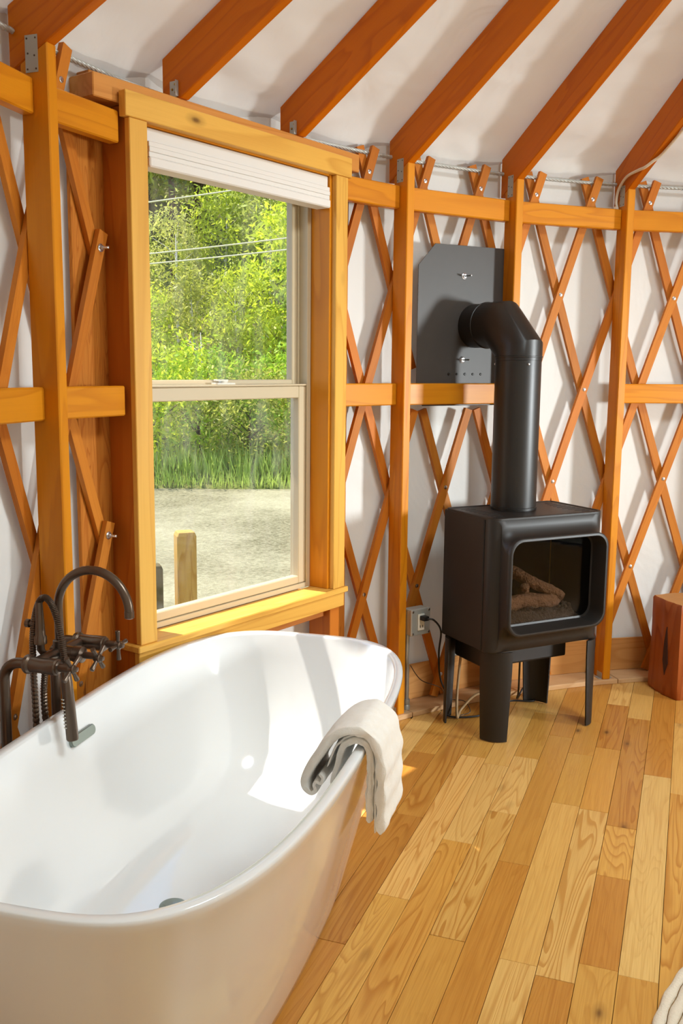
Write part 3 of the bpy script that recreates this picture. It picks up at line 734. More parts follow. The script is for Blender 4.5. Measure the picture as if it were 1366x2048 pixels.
MB().lathe(fq(LM, -1.410, ZF + 0.01), (0, 0, 1), [(0.0, 0), (0.017, 0), (0.017, 0.022), (0.012, 0.026), (0, 0.026)], 16).build('spout_collar', 'bronze', spo, None, 40)
e0 = sp[-1]; ed = (sp[-1] - sp[-2]).normalized()
MB().lathe(e0 - ed * 0.012, ed, [(0.0, 0), (0.0125, 0), (0.0125, 0.016), (0.009, 0.018), (0.009, 0.006), (0, 0.006)], 16).build('aerator', 'bronze', spo, None, 40)
# cradle and hand shower
cr = MB().tube([fq(LM - 0.01, -1.412, ZF + 0.004), fq(1.995, -1.428, ZF + 0.002), fq(1.985, -1.432, ZF + 0.02), fq(1.985, -1.432, ZF + 0.055)], 0.010, 12).build('cradle_elbow', 'bronze', fc, None, 60)
MB().lathe(fq(1.985, -1.432, ZF + 0.035), (0, 0, 1), [(0, 0), (0.0165, 0), (0.0165, 0.018), (0.0135, 0.022), (0.0125, 0.04), (0.0095, 0.095), (0.0085, 0.108), (0, 0.109)], 18).build('shower_cradle', 'bronze', fc, None, 40)
MB().lathe(fq(1.985, -1.445, ZF + 0.085), -QN, [(0, 0), (0.007, 0), (0.007, 0.014), (0.011, 0.016), (0.011, 0.026), (0, 0.027)], 12).build('cradle_knob', 'bronze', fc, None, 40)
wt, wb_ = fq(1.985, -1.362, 0.742), fq(1.972, -1.338, 0.552); wd = (wb_ - wt).normalized(); wL = (wb_ - wt).length
ws = MB().lathe(wt, wd, [(0, 0), (0.010, 0), (0.0125, 0.01), (0.0145, 0.05), (0.0155, wL - 0.004), (0.0135, wL), (0, wL)], 20).build('hand_shower', 'bronze', fc, None, 40)
for i in range(9):
    c = wt + wd * (0.085 + 0.009 * i)
    for j in (-1, 0, 1):
        d = (-QU * 0.8 - QN * 0.55 + QN.cross(UPV) * 0.0).normalized(); d = (d * math.cos(j * 0.35) + d.cross(wd) * math.sin(j * 0.35))
        MB().lathe(c + d * 0.0145, d, [(0, 0), (0.0013, 0), (0.001, 0.0035), (0, 0.0036)], 6).build('nozzle', 'plastic', ws, None, 40)
# flexible hose, with its wound ridges as geometry
hp = resample([(0, 0, 0)], 1)
hk = [fq(1.985, -1.362, 0.745), fq(1.985, -1.368, 0.80), fq(1.987, -1.382, 0.860), fq(1.989, -1.402, 0.902), fq(1.990, -1.424, 0.910), fq(1.988, -1.442, 0.880), fq(1.984, -1.452, 0.82), fq(1.982, -1.454, 0.74), fq(1.982, -1.452, 0.62), fq(1.985, -1.455, 0.45), fq(1.99, -1.465, 0.28), fq(2.02, -1.48, 0.16), fq(2.06, -1.49, 0.14), fq(2.09, -1.485, 0.22), fq(2.07, -1.47, 0.40), fq(2.02, -1.452, 0.60), fq(2.012, -1.442, 0.70), fq(2.015, -1.425, ZF)]
def crv(P, m):
    out = []
    for i in range(len(P) - 1):
        p0, p1, p2, p3 = P[max(i - 1, 0)], P[i], P[i + 1], P[min(i + 2, len(P) - 1)]
        for j in range(m):
            t = j / m; out.append(0.5 * ((2 * p1) + (p2 - p0) * t + (2 * p0 - 5 * p1 + 4 * p2 - p3) * t * t + (3 * p1 - p0 - 3 * p2 + p3) * t ** 3))
    out.append(P[-1]); return out
hc = crv(hk, 36)
MB().tube(hc, [0.0090 if i % 3 else 0.0074 for i in range(len(hc))], 10).build('hose', 'bronze', fc, None, 30)

# ------------------------------------------------------------------ stove
SO = Vector((0.587, 3.6166, 0)); SA = 0.4695; SU = Vector((math.cos(SA), math.sin(SA), 0)); SV = Vector((-SU.y, SU.x, 0))
SW, SD, SH, SZ = 0.5643, 0.345, 0.915, 0.377
def sp_(u, v, z): return SO + SU * u + SV * v + ZV(z)
st = empty('gas_stove', sp_(SW / 2, SD / 2, 0), 'black freestanding gas stove with curved glass-front frame and four legs', 'stove')
def rrect(u0, u1, z0, z1, r, v, n=8):
    out = []
    for (cu, cz, a0) in ((u1 - r, z1 - r, 0), (u0 + r, z1 - r, PI / 2), (u0 + r, z0 + r, PI), (u1 - r, z0 + r, 1.5 * PI)):
        for i in range(n + 1):
            a = a0 + PI / 2 * i / n; out.append(sp_(cu + r * math.cos(a), v, cz + r * math.sin(a)))
    return out
def shade(u0, u1, z0, z1, r, v): return rrect(u0, u1, z0, z1, r, v)
FU0, FU1, FZ0, FZ1, FR = 0.038, 0.532, 0.452, 0.846, 0.062
prof = [(0, SW, SZ, SH, 0.004, 0.050), (0, SW, SZ, SH, 0.004, 0.040), (0.004, SW - 0.004, SZ, SH, 0.004, 0.026), (0.013, SW - 0.013, SZ, SH, 0.005, 0.013), (0.026, SW - 0.026, SZ + 0.001, SH - 0.001, 0.008, 0.004), (0.040, SW - 0.040, SZ + 0.006, SH - 0.006, 0.02, -0.001)]
rs_ = [rrect(*p) for p in prof]
# cove out to the glass frame
for f, v in ((0.35, -0.004), (0.6, -0.010), (0.80, -0.019), (0.93, -0.032), (1.0, -0.046)):
    a = prof[-1]; L = lambda x, y: x + (y - x) * f
    rs_.append(rrect(L(a[0], FU0), L(a[1], FU1), L(a[2], FZ0), L(a[3], FZ1), L(0.02, FR), v))
rs_ += [rrect(FU0, FU1, FZ0, FZ1, FR, -0.064), rrect(FU0 + 0.003, FU1 - 0.003, FZ0 + 0.003, FZ1 - 0.003, FR - 0.002, -0.067), rrect(FU0 + 0.012, FU1 - 0.012, FZ0 + 0.012, FZ1 - 0.012, FR - 0.008, -0.067),
        rrect(FU0 + 0.015, FU1 - 0.015, FZ0 + 0.015, FZ1 - 0.015, FR - 0.010, -0.062), rrect(FU0 + 0.022, FU1 - 0.022, FZ0 + 0.026, FZ1 - 0.020, FR - 0.014, 0.004), rrect(FU0 + 0.030, FU1 - 0.030, FZ0 + 0.034, FZ1 - 0.026, FR - 0.016, 0.006)]
MB().rings(rs_, True, False, False).build('front_casting', 'iron', st, None, 50)
MB().box(sp_(0, 0, 0), SU, SV, UPV, FU0 + 0.024, FU1 - 0.024, 0.006, 0.010, FZ0 + 0.028, FZ1 - 0.022).build('glass_pane', 'stoveglass', st)
# side, back, base and firebox
MB().box(sp_(0, 0, 0), SU, SV, UPV, 0, 0.012, 0.0585, SD, SZ, SH - 0.001).build('side_panel', 'iron', st, None, None, 0.004)
MB().box(sp_(0, 0, 0), SU, SV, UPV, SW - 0.012, SW, 0.0565, SD, SZ, SH - 0.001).build('side_panel', 'iron', st, None, None, 0.004)
MB().box(sp_(0, 0, 0), SU, SV, UPV, 0.0125, SW - 0.0125, SD - 0.014, SD - 0.002, SZ, SH - 0.001).build('back_panel', 'iron', st, None, None, 0.002)
MB().box(sp_(0, 0, 0), SU, SV, UPV, 0.0125, SW - 0.0125, 0.05, SD - 0.0145, SZ, SZ + 0.01).build('base_panel', 'iron', st, None, None, 0.002)
fb = MB().box(sp_(0, 0, 0), SU, SV, UPV, 0.04, SW - 0.04, 0.012, SD - 0.05, FZ0 + 0.004, FZ0 + 0.02).box(sp_(0, 0, 0), SU, SV, UPV, 0.04, SW - 0.04, SD - 0.06, SD - 0.05, FZ0 + 0.02, FZ1).box(sp_(0, 0, 0), SU, SV, UPV, 0.03, 0.04, 0.012, SD - 0.05, FZ0, FZ1).box(sp_(0, 0, 0), SU, SV, UPV, SW - 0.04, SW - 0.03, 0.012, SD - 0.05, FZ0, FZ1).box(sp_(0, 0, 0), SU, SV, UPV, 0.04, SW - 0.04, 0.012, SD - 0.05, FZ1 - 0.005, FZ1 + 0.005)
fb.build('firebox', 'soot', st)
def topring(o, z, v0=-0.001):
    pts = []
    for (cu, cv, r, a0) in ((SW - 0.045, 0.045, 0.045, -PI / 2), (SW - 0.03, SD - 0.03, 0.03, 0), (0.03, SD - 0.03, 0.03, PI / 2), (0.045, 0.045, 0.045, PI)):
        for i in range(9):
            a = a0 + PI / 2 * i / 8; pts.append(sp_(cu + (r - o) * math.cos(a), cv + (r - o) * math.sin(a), z))
    return pts
tp = MB().rings([topring(0.004, SH - 0.006), topring(0.0, SH - 0.004), topring(0.0, SH + 0.003), topring(0.003, SH + 0.005), topring(0.010, SH + 0.005), topring(0.012, SH + 0.002)])
top = tp.build('top_plate', 'iron', st, None, 40)
for i in range(9):
    v = 0.045 + i * 0.030; ang = SU
    for (u0, u1) in ((0.045, 0.085 + 0.03 * math.sin(i * 0.4)), (SW - 0.085 - 0.03 * math.sin(i * 0.4), SW - 0.045)):
        MB().box(sp_(0, 0, 0), SU, SV, UPV, u0, u1, v - 0.0028, v + 0.0028, SH + 0.0005, SH + 0.0026).build('vent_slot', 'soot', top, None, None, 0)
MB().box(sp_(0, 0, 0), SU, SV, UPV, 0.05, 0.475, 0.10, SD - 0.03, 0.285, SZ - 0.0005).build('valve_box', 'iron', st, None, None, 0.008, None, 2)
# legs: tapering quarter-round plates at the four corners
def leg(cu, cv, a0, z0=0.0):
    R, th = 0.092, 0.007; b = MB(); rs = []
    for z, f in ((SZ - 0.0005, 1.0), (0.30, 0.99), (0.15, 0.90), (0.004, 0.80)):
        half = PI / 4 * f * 1.02; am = a0 + PI / 4; pts = []
        for i in range(13):
            a = am - half + 2 * half * i / 12; pts.append(sp_(cu + R * math.cos(a), cv + R * math.sin(a), z))
        for i in range(13):
            a = am + half - 2 * half * i / 12; pts.append(sp_(cu + (R - th) * math.cos(a), cv + (R - th) * math.sin(a), z))
        rs.append(pts)
    b.rings(rs).build('leg', 'iron', st, None, 40)
leg(0.108, 0.080, PI); leg(SW - 0.072, 0.078, -PI / 2); leg(0.072, SD - 0.088, PI / 2); leg(SW - 0.120, SD - 0.080, 0)
# logs and ember bed behind the glass
lr = random.Random(5)
def log(name, a, b, r, seed):
    a, b = Vector(a), Vector(b); rs = []; n = 18
    x = (b - a).cross(UPV).normalized(); y = (b - a).normalized().cross(x)
    for i in range(n + 1):
        f = i / n; c = a + (b - a) * f + ZV(0.012 * n3(f * 3, seed, 1)) + x * 0.012 * n3(f * 3, seed, 4)
        e = 1.0 if 0 < i < n else 0.75
        rs.append([c + (x * math.cos(2 * PI * q / 14) + y * math.sin(2 * PI * q / 14)) * r * e * (1 + 0.28 * n3(q * 0.9, f * 6, seed) + 0.15 * n3(q * 2.7, f * 15, seed)) * (1.15 - 0.3 * f) for q in range(14)])
    MB().rings(rs).build(name, 'log', st, None, 50)
zb0 = FZ0 + 0.022
log('log', sp_(0.10, 0.10, zb0 + 0.075), sp_(0.40, 0.075, zb0 + 0.075), 0.030, 1)
log('log', sp_(0.20, 0.20, zb0 + 0.20), sp_(0.41, 0.055, zb0 + 0.085), 0.024, 2)
log('log', sp_(0.06, 0.19, zb0 + 0.19), sp_(0.19, 0.12, zb0 + 0.165), 0.024, 3)
log('log', sp_(0.05, 0.085, zb0 + 0.115), sp_(0.14, 0.06, zb0 + 0.10), 0.030, 4)
log('log', sp_(0.26, 0.15, zb0 + 0.07), sp_(0.245, 0.09, zb0 + 0.14), 0.020, 6)
eb = MB(); er_ = []
for i in range(41):
    row = []
    for j in range(25):
        u, v = 0.05 + 0.43 * i / 40, 0.018 + 0.24 * j / 24
        edge = min(i / 3, (40 - i) / 3, j / 3, 1)
        h = (0.028 + 0.020 * n3(u * 40, v * 40, 2) + 0.014 * n3(u * 90, v * 90, 3) + 0.03 * (1 - u / 0.5)) * max(0.05, min(1, edge))
        row.append(sp_(u, v, zb0 + max(h, 0.001)))
    er_.append(row)
eb.rings(er_, False, False, False).build('ember_bed', 'ember', st, None, 25)
ch = []
for i in range(60):
    u, v = lr.uniform(0.07, 0.46), lr.uniform(0.03, 0.16); c = sp_(u, v, zb0 + 0.05); s = lr.uniform(0.004, 0.010)
    ch.append((c, s))
cm = MB()
for c, s in ch:
    d = Vector((lr.uniform(-1, 1), lr.uniform(-1, 1), lr.uniform(-.3, .6))).normalized(); cm.lathe(c, d, [(0, -s), (s * .8, -s * .5), (s, s * .3), (s * .5, s), (0, s)], 6)
o = cm.build('charcoal_bits', 'ember', st, None, 25); o['kind'] = 'stuff'
MB().tube([sp_(SW - 0.055, SD - 0.075, FZ0 + 0.02), sp_(SW - 0.055, SD - 0.075, FZ1 - 0.006)], 0.003, 8).build('brass_rod', 'brass', st, None, 40)

# ------------------------------------------------------------------ flue pipe and wall shield
PA = Vector((0.7195, 3.9333, 0)); E2, T2 = er(3.5), et(3.5); PR = 0.0940; ZC = 1.678; RS = 3.060
fl = empty('flue_pipe', PA + ZV(SH), 'black stove pipe rising from the stove and elbowing into the wall shield', 'stovepipe')
pd = (PA - CEN).dot(E2)
run = RS - pd
MB().tube([PA + ZV(SH + 0.003), PA + ZV(1.53)], PR, 40).build('lower_section', 'pipe', fl, None, 50)
MB().tube([PA + ZV(1.5305), PA + ZV(ZC - 0.105), PA + E2 * 0.105 + ZV(ZC), PA + E2 * (run * 0.72) + ZV(ZC)], PR + 0.0015, 40, True, T2, True).build('elbow', 'pipe', fl, None, 40)
MB().tube([PA + E2 * (run * 0.722) + ZV(ZC), PA + E2 * (run - 0.001) + ZV(ZC)], PR - 0.001, 40).build('wall_section', 'pipe', fl, None, 50)
def bead(c, d, r):
    MB().rings([[Vector(c) + Vector(d).normalized() * h + q for q in [(T2 * math.cos(a) + Vector(d).normalized().cross(T2) * math.sin(a)) * (r + e) for a in [2 * PI * i / 48 for i in range(48)]]] for h, e in ((-0.004, -0.002), (-0.002, 0.002), (0.002, 0.002), (0.004, -0.002))]).build('bead', 'pipe', fl, None, 60)
bead(PA + ZV(1.545), (0, 0, 1), PR + 0.002); bead(PA + ZV(SH + 0.012), (0, 0, 1), PR + 0.001)
bead(PA + E2 * (run * 0.70) + ZV(ZC), E2, PR + 0.002)
for a in (0.3, 2.4, 4.5):
    d = Vector((math.cos(a - 1.6), math.sin(a - 1.6), 0)); MB().lathe(PA + d * PR + ZV(1.515), d, [(0, 0), (0.005, 0), (0.004, 0.003), (0, 0.004)], 10).build('screw', 'steel', fl, None, 40)
sh = empty('wall_shield', CEN + E2 * RS + T2 * 0.09 + ZV(1.34), 'black sheet-metal wall shield with cut corners behind the stove pipe', 'heat shield')
def shp(t, r, z): return CEN + E2 * r + T2 * t + ZV(z)
oc_ = [(-0.185, 1.385), (-0.150, 1.337), (0.325, 1.337), (0.358, 1.385), (0.358, 1.930), (0.275, 2.014), (-0.100, 2.010), (-0.185, 1.918)]
MB().prism([shp(t, RS, z) for t, z in oc_], [shp(t, RS + 0.003, z) for t, z in oc_]).build('sheet', 'sheet', sh, None, None, 0.0008)
for t, z in ((0.055, 1.885), (0.055, 1.533)):
    b = MB().lathe(shp(t, RS, z), -E2, [(0, 0), (0.014, 0), (0.014, 0.002), (0.008, 0.004), (0.008, 0.008), (0.0035, 0.008), (0.0035, 0.05), (0, 0.051)], 14).build('hanger_bolt', 'steel', sh, None, 40)
    b['label'] = 'long steel bolt'
for i in range(5):
    MB().lathe(shp(-0.015 + 0.044 * i, RS, 1.472), -E2, [(0, 0), (0.006, 0), (0.005, 0.003), (0, 0.004)], 10).build('rivet', 'pipe', sh, None, 40)

# ------------------------------------------------------------------ outlet box, conduit, cords
k3 = 3
def op(t, r, z): return pp(k3, r, t, z)
ob_ = empty('outlet_box', op(0.075, 3.02, 0.36), 'galvanised outlet box with white socket on the post beside the stove', 'outlet')
MB().box(CEN, et(k3), er(k3), UPV, 0.0205, 0.125, 2.975, 3.022, 0.372, 0.484).build('back_box', 'galv', ob_, None, None, 0.006, None, 2)
MB().box(CEN, et(k3), er(k3), UPV, 0.0185, 0.127, 2.963, 2.9745, 0.370, 0.486).build('cover_plate', 'galv', ob_, None, None, 0.005, None, 2)
so = MB().box(CEN, et(k3), er(k3), UPV, 0.054, 0.090, 2.958, 2.9625, 0.392, 0.464).build('socket', 'plastic', ob_, None, None, 0.003, None, 2)
for t0, z0 in ((0.064, 0.404), (0.077, 0.404), (0.064, 0.442), (0.077, 0.442)):
    MB().box(CEN, et(k3), er(k3), UPV, t0, t0 + 0.003, 2.957, 2.9585, z0, z0 + 0.011).build('slot', 'rubber', so)
for t0, z0 in ((0.028, 0.380), (0.118, 0.380), (0.028, 0.476), (0.118, 0.476)):
    MB().lathe(op(t0, 2.963, z0), -er(k3), [(0, 0), (0.006, 0), (0.005, 0.002), (0, 0.003)], 10).build('screw', 'steel', ob_, None, 40)
cd = MB().tube(crv([op(0.036, 3.005, 0.371), op(0.036, 3.005, 0.31), op(0.040, 3.012, 0.26), op(0.058, 3.028, 0.215), op(0.062, 3.032, 0.16), op(0.062, 3.032, 0.05)], 8), 0.0085, 12).build('conduit', 'galv', ob_, None, 60)
MB().lathe(op(0.062, 3.032, 0.022), (0, 0, 1), [(0, 0), (0.015, 0), (0.015, 0.018), (0.012, 0.022), (0.014, 0.026), (0.014, 0.046), (0, 0.046)], 14).build('floor_coupling', 'galv', cd, None, 40)
pc = empty('power_cable', op(0.075, 2.95, 0.45), 'black power cable from the outlet box to the stove', 'cable')
MB().box(op(0.0725, 2.957, 0.448), et(k3), -er(k3), UPV, -0.012, 0.016, 0, 0.030, -0.010, 0.010).build('plug', 'rubber', pc, None, None, 0.004, None, 2)
MB().tube(crv([op(0.080, 2.930, 0.446), op(0.105, 2.915, 0.440), op(0.150, 2.92, 0.385), op(0.165, 2.945, 0.28), op(0.190, 2.96, 0.16), op(0.225, 2.945, 0.06), sp_(0.03, SD - 0.02, 0.012), sp_(0.16, SD - 0.07, 0.007), sp_(0.27, SD + 0.0, 0.007), sp_(0.40, SD + 0.02, 0.008), sp_(0.50, SD - 0.02, 0.008), sp_(0.56, SD + 0.06, 0.03), sp_(0.52, SD + 0.08, 0.04), sp_(0.44, SD + 0.03, 0.012), sp_(0.36, SD - 0.08, 0.10), sp_(0.33, SD - 0.12, 0.288)], 10), 0.0042, 8).build('cable', 'rubber', pc, None, 60)
gl = MB().tube(crv([sp_(0.12, SD + 0.02, 0.290), sp_(0.09, SD + 0.0, 0.10), sp_(0.06, SD - 0.05, 0.010), sp_(0.10, SD - 0.02, 0.03), sp_(0.18, SD - 0.02, 0.085), sp_(0.26, SD - 0.04, 0.07), sp_(0.31, SD - 0.05, 0.01), sp_(0.36, SD + 0.02, 0.008), sp_(0.40, SD + 0.14, 0.035)], 10), 0.006, 10).build('gas_line', 'cordb', None, None, 60)
tag(gl, 'tan flexible gas line coiled on the floor under the stove', 'hose')
tn = MB().tube(crv([op(0.135, 3.095, 0.19), op(0.16, 3.05, 0.13), op(0.22, 2.99, 0.10), sp_(0.05, SD + 0.01, 0.075), sp_(0.12, SD - 0.01, 0.06), sp_(0.14, SD - 0.03, 0.015), sp_(0.08, SD - 0.03, 0.006)], 10), 0.0022, 6).build('thermostat_wire', 'bronze', None, None, 60)
tag(tn, 'thin brown wire running behind the left stove leg', 'wire')

# white cord over the right rafter
wc = MB().tube(crv([pp(5, 0.95, 0.010, raft_bot(0.95) - 0.008), pp(5, 1.5, 0.016, raft_bot(1.5) - 0.008), pp(5, 2.0, 0.024, raft_bot(2.0) - 0.010), pp(5, 2.42, 0.030, raft_bot(2.42) - 0.010), pp(5, 2.60, 0.026, raft_bot(2.60) - 0.004), pp(5, 2.78, 0.010, raft_bot(2.78) - 0.010), pp(5, 2.83, -0.010, raft_bot(2.83) - 0.011), pp(5, 2.865, -0.024, raft_bot(2.865) - 0.009), pp(5, 2.91, -0.029, raft_bot(2.91) + 0.012), pp(5, 3.00, -0.030, 2.345), pp(5, 3.06, -0.030, 2.30), pp(5, 3.075, -0.030, 2.25), pp(5, 3.06, -0.032, 2.218), pp(5, 3.05, -0.05, 2.2205)], 10), 0.0062, 10).build('hanging_cord', 'cordw', None, None, 60)
tag(wc, 'white electrical cord looped over the right rafter', 'cord')

# ------------------------------------------------------------------ stump and rug
M['stump'] = wood('oiled_stump', 0.45, 7.0, 0.9, 0.25, 0.2, 6.0, 0.2)
M['stumptop'] = plain('stump_end_grain', lin(196, 140, 82), 0.6, 0, 0.3, (40, 0.3, 0.004), 0, 0.35)
sm = empty('wood_stump', (1.66, 4.29, 0), 'reddish wood stump table at the right edge by the wall', 'stump')
base = [(1.478, 4.375), (1.500, 4.25), (1.540, 4.163), (1.585, 4.172), (1.70, 4.185), (1.795, 4.22), (1.82, 4.31), (1.79, 4.405), (1.70, 4.42), (1.59, 4.425)]
P_ = [Vector((x, y, 0)) for x, y in base]; bc = sum(P_, Vector()) / len(P_)
fine = []
for i in range(len(P_)):
    for j in range(5): fine.append(P_[i] + (P_[(i + 1) % len(P_)] - P_[i]) * j / 5)
rs_ = []
for z in [0.0, 0.01, 0.06, 0.12, 0.18, 0.24, 0.30, 0.36, 0.40, 0.438, 0.447]:
    s = 1.0 if 0.005 < z < 0.445 else 0.965
    rs_.append([bc + (q - bc) * s * (1 + 0.035 * n3(i * 0.55, z * 3.5, 4.4) + 0.02 * n3(i * 1.7, z * 2, 7.7)) + ZV(z) + (TU * 0) for i, q in enumerate(fine)])
MB().rings(rs_, True, True, False).build('trunk', 'stump', sm, Matrix.Translation(Vector((1.66, 4.29, 0))), 45, 0, lin(170, 92, 42))
MB().rings([[bc + (q - bc) * f + ZV(0.447 + 0.001 * (1 - f)) for q in [v - ZV(0.447) for v in rs_[-1]]] for f in (1.0, 0.6, 0.3, 0.05)], True, False, True).build('cut_top', 'stumptop', sm, None, 60)
def crack(x, y, z0, z1, w):
    d = (Vector((x, y, 0)) - bc).normalized(); e = d.cross(UPV)
    q = Vector((x, y, 0)) - d * 0.002
    pts = [(0, z0), (w, z0 + (z1 - z0) * 0.3), (w * 0.7, z0 + (z1 - z0) * 0.7), (0, z1), (-w * 0.6, z0 + (z1 - z0) * 0.6), (-w, z0 + (z1 - z0) * 0.25)]
    MB().prism([q + e * a + ZV(z) for a, z in pts], [q + d * 0.006 + e * a + ZV(z) for a, z in pts]).build('bark_scar', plain('stump_scar', lin(60, 26, 12), 0.8), sm)
crack(1.505, 4.235, 0.10, 0.33, 0.016)

RC, RRAD = Vector((1.62, 1.52, 0)), 1.006
rug = empty('round_rug', RC, 'cream braided round rug at the lower right corner', 'rug')
M['rug'] = plain('cream_wool_braid', lin(226, 212, 190), 0.95, 0, 0.1, (160, 0.6, 0.006)); 
nb = 26
for i in range(nb):
    r = RRAD - 0.0135 - i * 0.027
    if r < 0.05: break
    rs_ = []; n = max(40, int(r * 300 / (1 if i < 7 else 3)))
    for q in range(n):
        a = 2 * PI * q / n; d = Vector((math.cos(a), math.sin(a), 0)); tw_ = (q % 5) / 5 * 2 * PI
        hh = 0.0115 + 0.0035 * math.sin(q * 2 * PI / 5 + i); ww = 0.0128 + 0.0018 * math.sin(q * 2 * PI / 5 + 1 + i)
        rs_.append([RC + d * (r + ww * math.cos(b)) + ZV(max(0.0006, 0.008 + hh * 0.72 * math.sin(b))) for b in [2 * PI * m / 8 for m in range(8)]])
    MB().rings(rs_, True, False, False, True).build('braid', 'rug', rug, Matrix.Translation(RC), 60)

# ------------------------------------------------------------------ outside, seen through the window
GZ = -0.40
M['blocker_cloth'] = plain('sun_blocker_cloth', lin(120, 110, 90), 0.9)
gm = MB(); gr = []
for i in range(31):
    gr.append([Vector((-30 + 60 * j / 40, 3.9 + 13.2 * i / 30 + (0 if i < 28 else 0.5 * n3(j * 0.4, i, 2)), GZ + 0.02 * n3(j * 1.5 * 0.6, i * 0.44 * 0.6, 1) * min(1, i / 4))) for j in range(41)])
gm.rings(gr, False, False, False)
o = gm.build('ground_gravel', 'gravel', None, None, 60); tag(o, 'pale gravel parking lot outside the window', None, None, 'structure')
def hill_z(x, y):
    d = max(0.0, y - 15.0); return GZ + 0.02 + min(d, 1.2) * 0.22 + max(0, d - 1.2) * 0.10 * min(1, d / 6) + max(0, d - 5) ** 1.0 * 0.46 + 0.25 * n3(x * 0.25, y * 0.25, 3) * min(1, d / 3)
hm = MB(); hr = []
for i in range(46):
    y = 14.8 + 52 * (i / 45) ** 1.4
    hr.append([Vector((-46 + 80 * j / 60, y + (0.35 * n3(j * 0.7, 0, 4) if i < 2 else 0), hill_z(-46 + 80 * j / 60, y) if i else GZ - 0.05)) for j in range(61)])
hm.rings(hr, False, False, False)
o = hm.build('ground_hillside', 'hill', None, None, 60); tag(o, 'brushy green hillside rising behind the gravel lot', None, None, 'structure')

# tall grass at the foot of the slope
gb = np.random.default_rng(4)
def leaf_mesh(name, pos, size, nrm_rand, tone, aspect=0.62, up=0.0):
    """one quad-pair per leaf (a rhombus), random orientation"""
    n = len(pos); a = gb.normal(size=(n, 3)); a[:, 2] += up; a /= np.linalg.norm(a, axis=1)[:, None]
    b = gb.normal(size=(n, 3)); b -= a * (a * b).sum(1)[:, None]; b /= np.linalg.norm(b, axis=1)[:, None]
    s = size[:, None]
    v = np.stack([pos - a * s, pos + b * s * aspect * 0.5, pos + a * s, pos - b * s * aspect * 0.5], 1).reshape(-1, 3)
    me = bpy.data.meshes.new(name); me.vertices.add(4 * n); me.vertices.foreach_set('co', v.ravel().astype(np.float32))
    me.loops.add(4 * n); me.polygons.add(n)
    me.loops.foreach_set('vertex_index', np.arange(4 * n, dtype=np.int32)); me.polygons.foreach_set('loop_start', np.arange(0, 4 * n, 4, dtype=np.int32))
    me.polygons.foreach_set('loop_total', np.full(n, 4, dtype=np.int32))
    at = me.attributes.new('tone', 'FLOAT', 'FACE'); at.data.foreach_set('value', tone.astype(np.float32))
    me.update(); me.validate(); me.materials.append(M['leaf']); return me
n = 9000
gx = gb.uniform(-11, 3, n); gy = 14.7 + gb.beta(1.3, 2.2, n) * 2.2
hz = np.array([max(hill_z(x, y), GZ) for x, y in zip(gx, gy)]); hgt = gb.uniform(0.06, 0.18, n) * np.where(gy > 15.3, 1.5, 0.8)
pos = np.stack([gx, gy, hz + hgt * 0.8], 1)
me = leaf_mesh('grass', pos, hgt, 0, gb.uniform(0.2, 1, n), 0.12, 6.0)
o = link('tall_grass', me, None, None, lin(204, 222, 112)); tag(o, 'tall green grass along the far edge of the gravel', 'grass', None, 'stuff')

def crown(name, seed, nclump, leaves, rx, rz, zc, size, kind='round'):
    r_ = np.random.default_rng(seed); pts = []; tone = []
    for c in range(nclump):
        if kind == 'cone':
            h = r_.uniform(0, 1) ** 0.8; rad = rx * (1.02 - h) * r_.uniform(0.35, 1.0); a = r_.uniform(0, 2 * PI)
            cc = np.array([rad * math.cos(a), rad * math.sin(a), zc - rz + 2 * rz * h]); cr_ = 0.16 * rx + 0.12
        else:
            d = r_.normal(size=3); d /= np.linalg.norm(d); q = r_.uniform(0.45, 1.0) ** 0.5
            cc = np.array([d[0] * rx * q, d[1] * rx * q, zc + d[2] * rz * q]); cr_ = 0.30 * rx + 0.05
        p = cc + r_.normal(size=(leaves, 3)) * cr_ * np.array([0.55, 0.55, 0.45]); pts.append(p)
        tone.append(np.clip(r_.normal(0.6, 0.28, leaves) + 0.12 * r_.normal(), 0, 1))
    p = np.concatenate(pts); p = np.stack([p[:, 0], p[:, 1], np.maximum(p[:, 2], 0.03)], 1)
    return leaf_mesh(name, p, r_.uniform(0.6, 1.3, len(p)) * size, 0, np.concatenate(tone), 0.7)
def branches(name, seed, h, spread, nb, r0, mat):
    r_ = random.Random(seed); b = MB()
    top = Vector((r_.uniform(-.1, .1), r_.uniform(-.1, .1), h))
    b.tube([Vector((0, 0, -0.3)), top * 0.35 + Vector((r_.uniform(-.05, .05), 0, 0)), top * 0.7, top], [r0, r0 * 0.8, r0 * 0.5, r0 * 0.15], 7)
    for i in range(nb):
        f = r_.uniform(0.2, 0.9); a = r_.uniform(0, 2 * PI); s = top * f
        e = s + Vector((math.cos(a) * spread, math.sin(a) * spread, spread * r_.uniform(0.4, 1.1))) * r_.uniform(0.6, 1.0)
        b.tube([s, (s + e) / 2 + Vector((0, 0, 0.06 * spread)), e], [r0 * 0.42 * (1 - 0.5 * f), r0 * 0.28 * (1 - .5 * f), r0 * 0.06], 5)
    me = bpy.data.meshes.new(name); me.from_pydata([tuple(v) for v in b.v], [], b.f)
    for f in me.polygons: f.use_smooth = True
    me.materials.append(M[mat]); return me
CROWN = {'bush': [crown('bush_leaves', s, 60, 70, 1.0, 0.85, 0.85, 0.050) for s in (1, 2)],
         'aspen': [crown('aspen_leaves', s, 90, 62, 0.85, 1.7, 1.9, 0.055) for s in (3, 4)],
         'tree': [crown('tree_leaves', s, 110, 60, 1.9, 2.2, 3.4, 0.11) for s in (5, 6)],
         'pine': [crown('pine_needles', s, 150, 46, 1.5, 3.0, 3.8, 0.13, 'cone') for s in (7, 8)]}
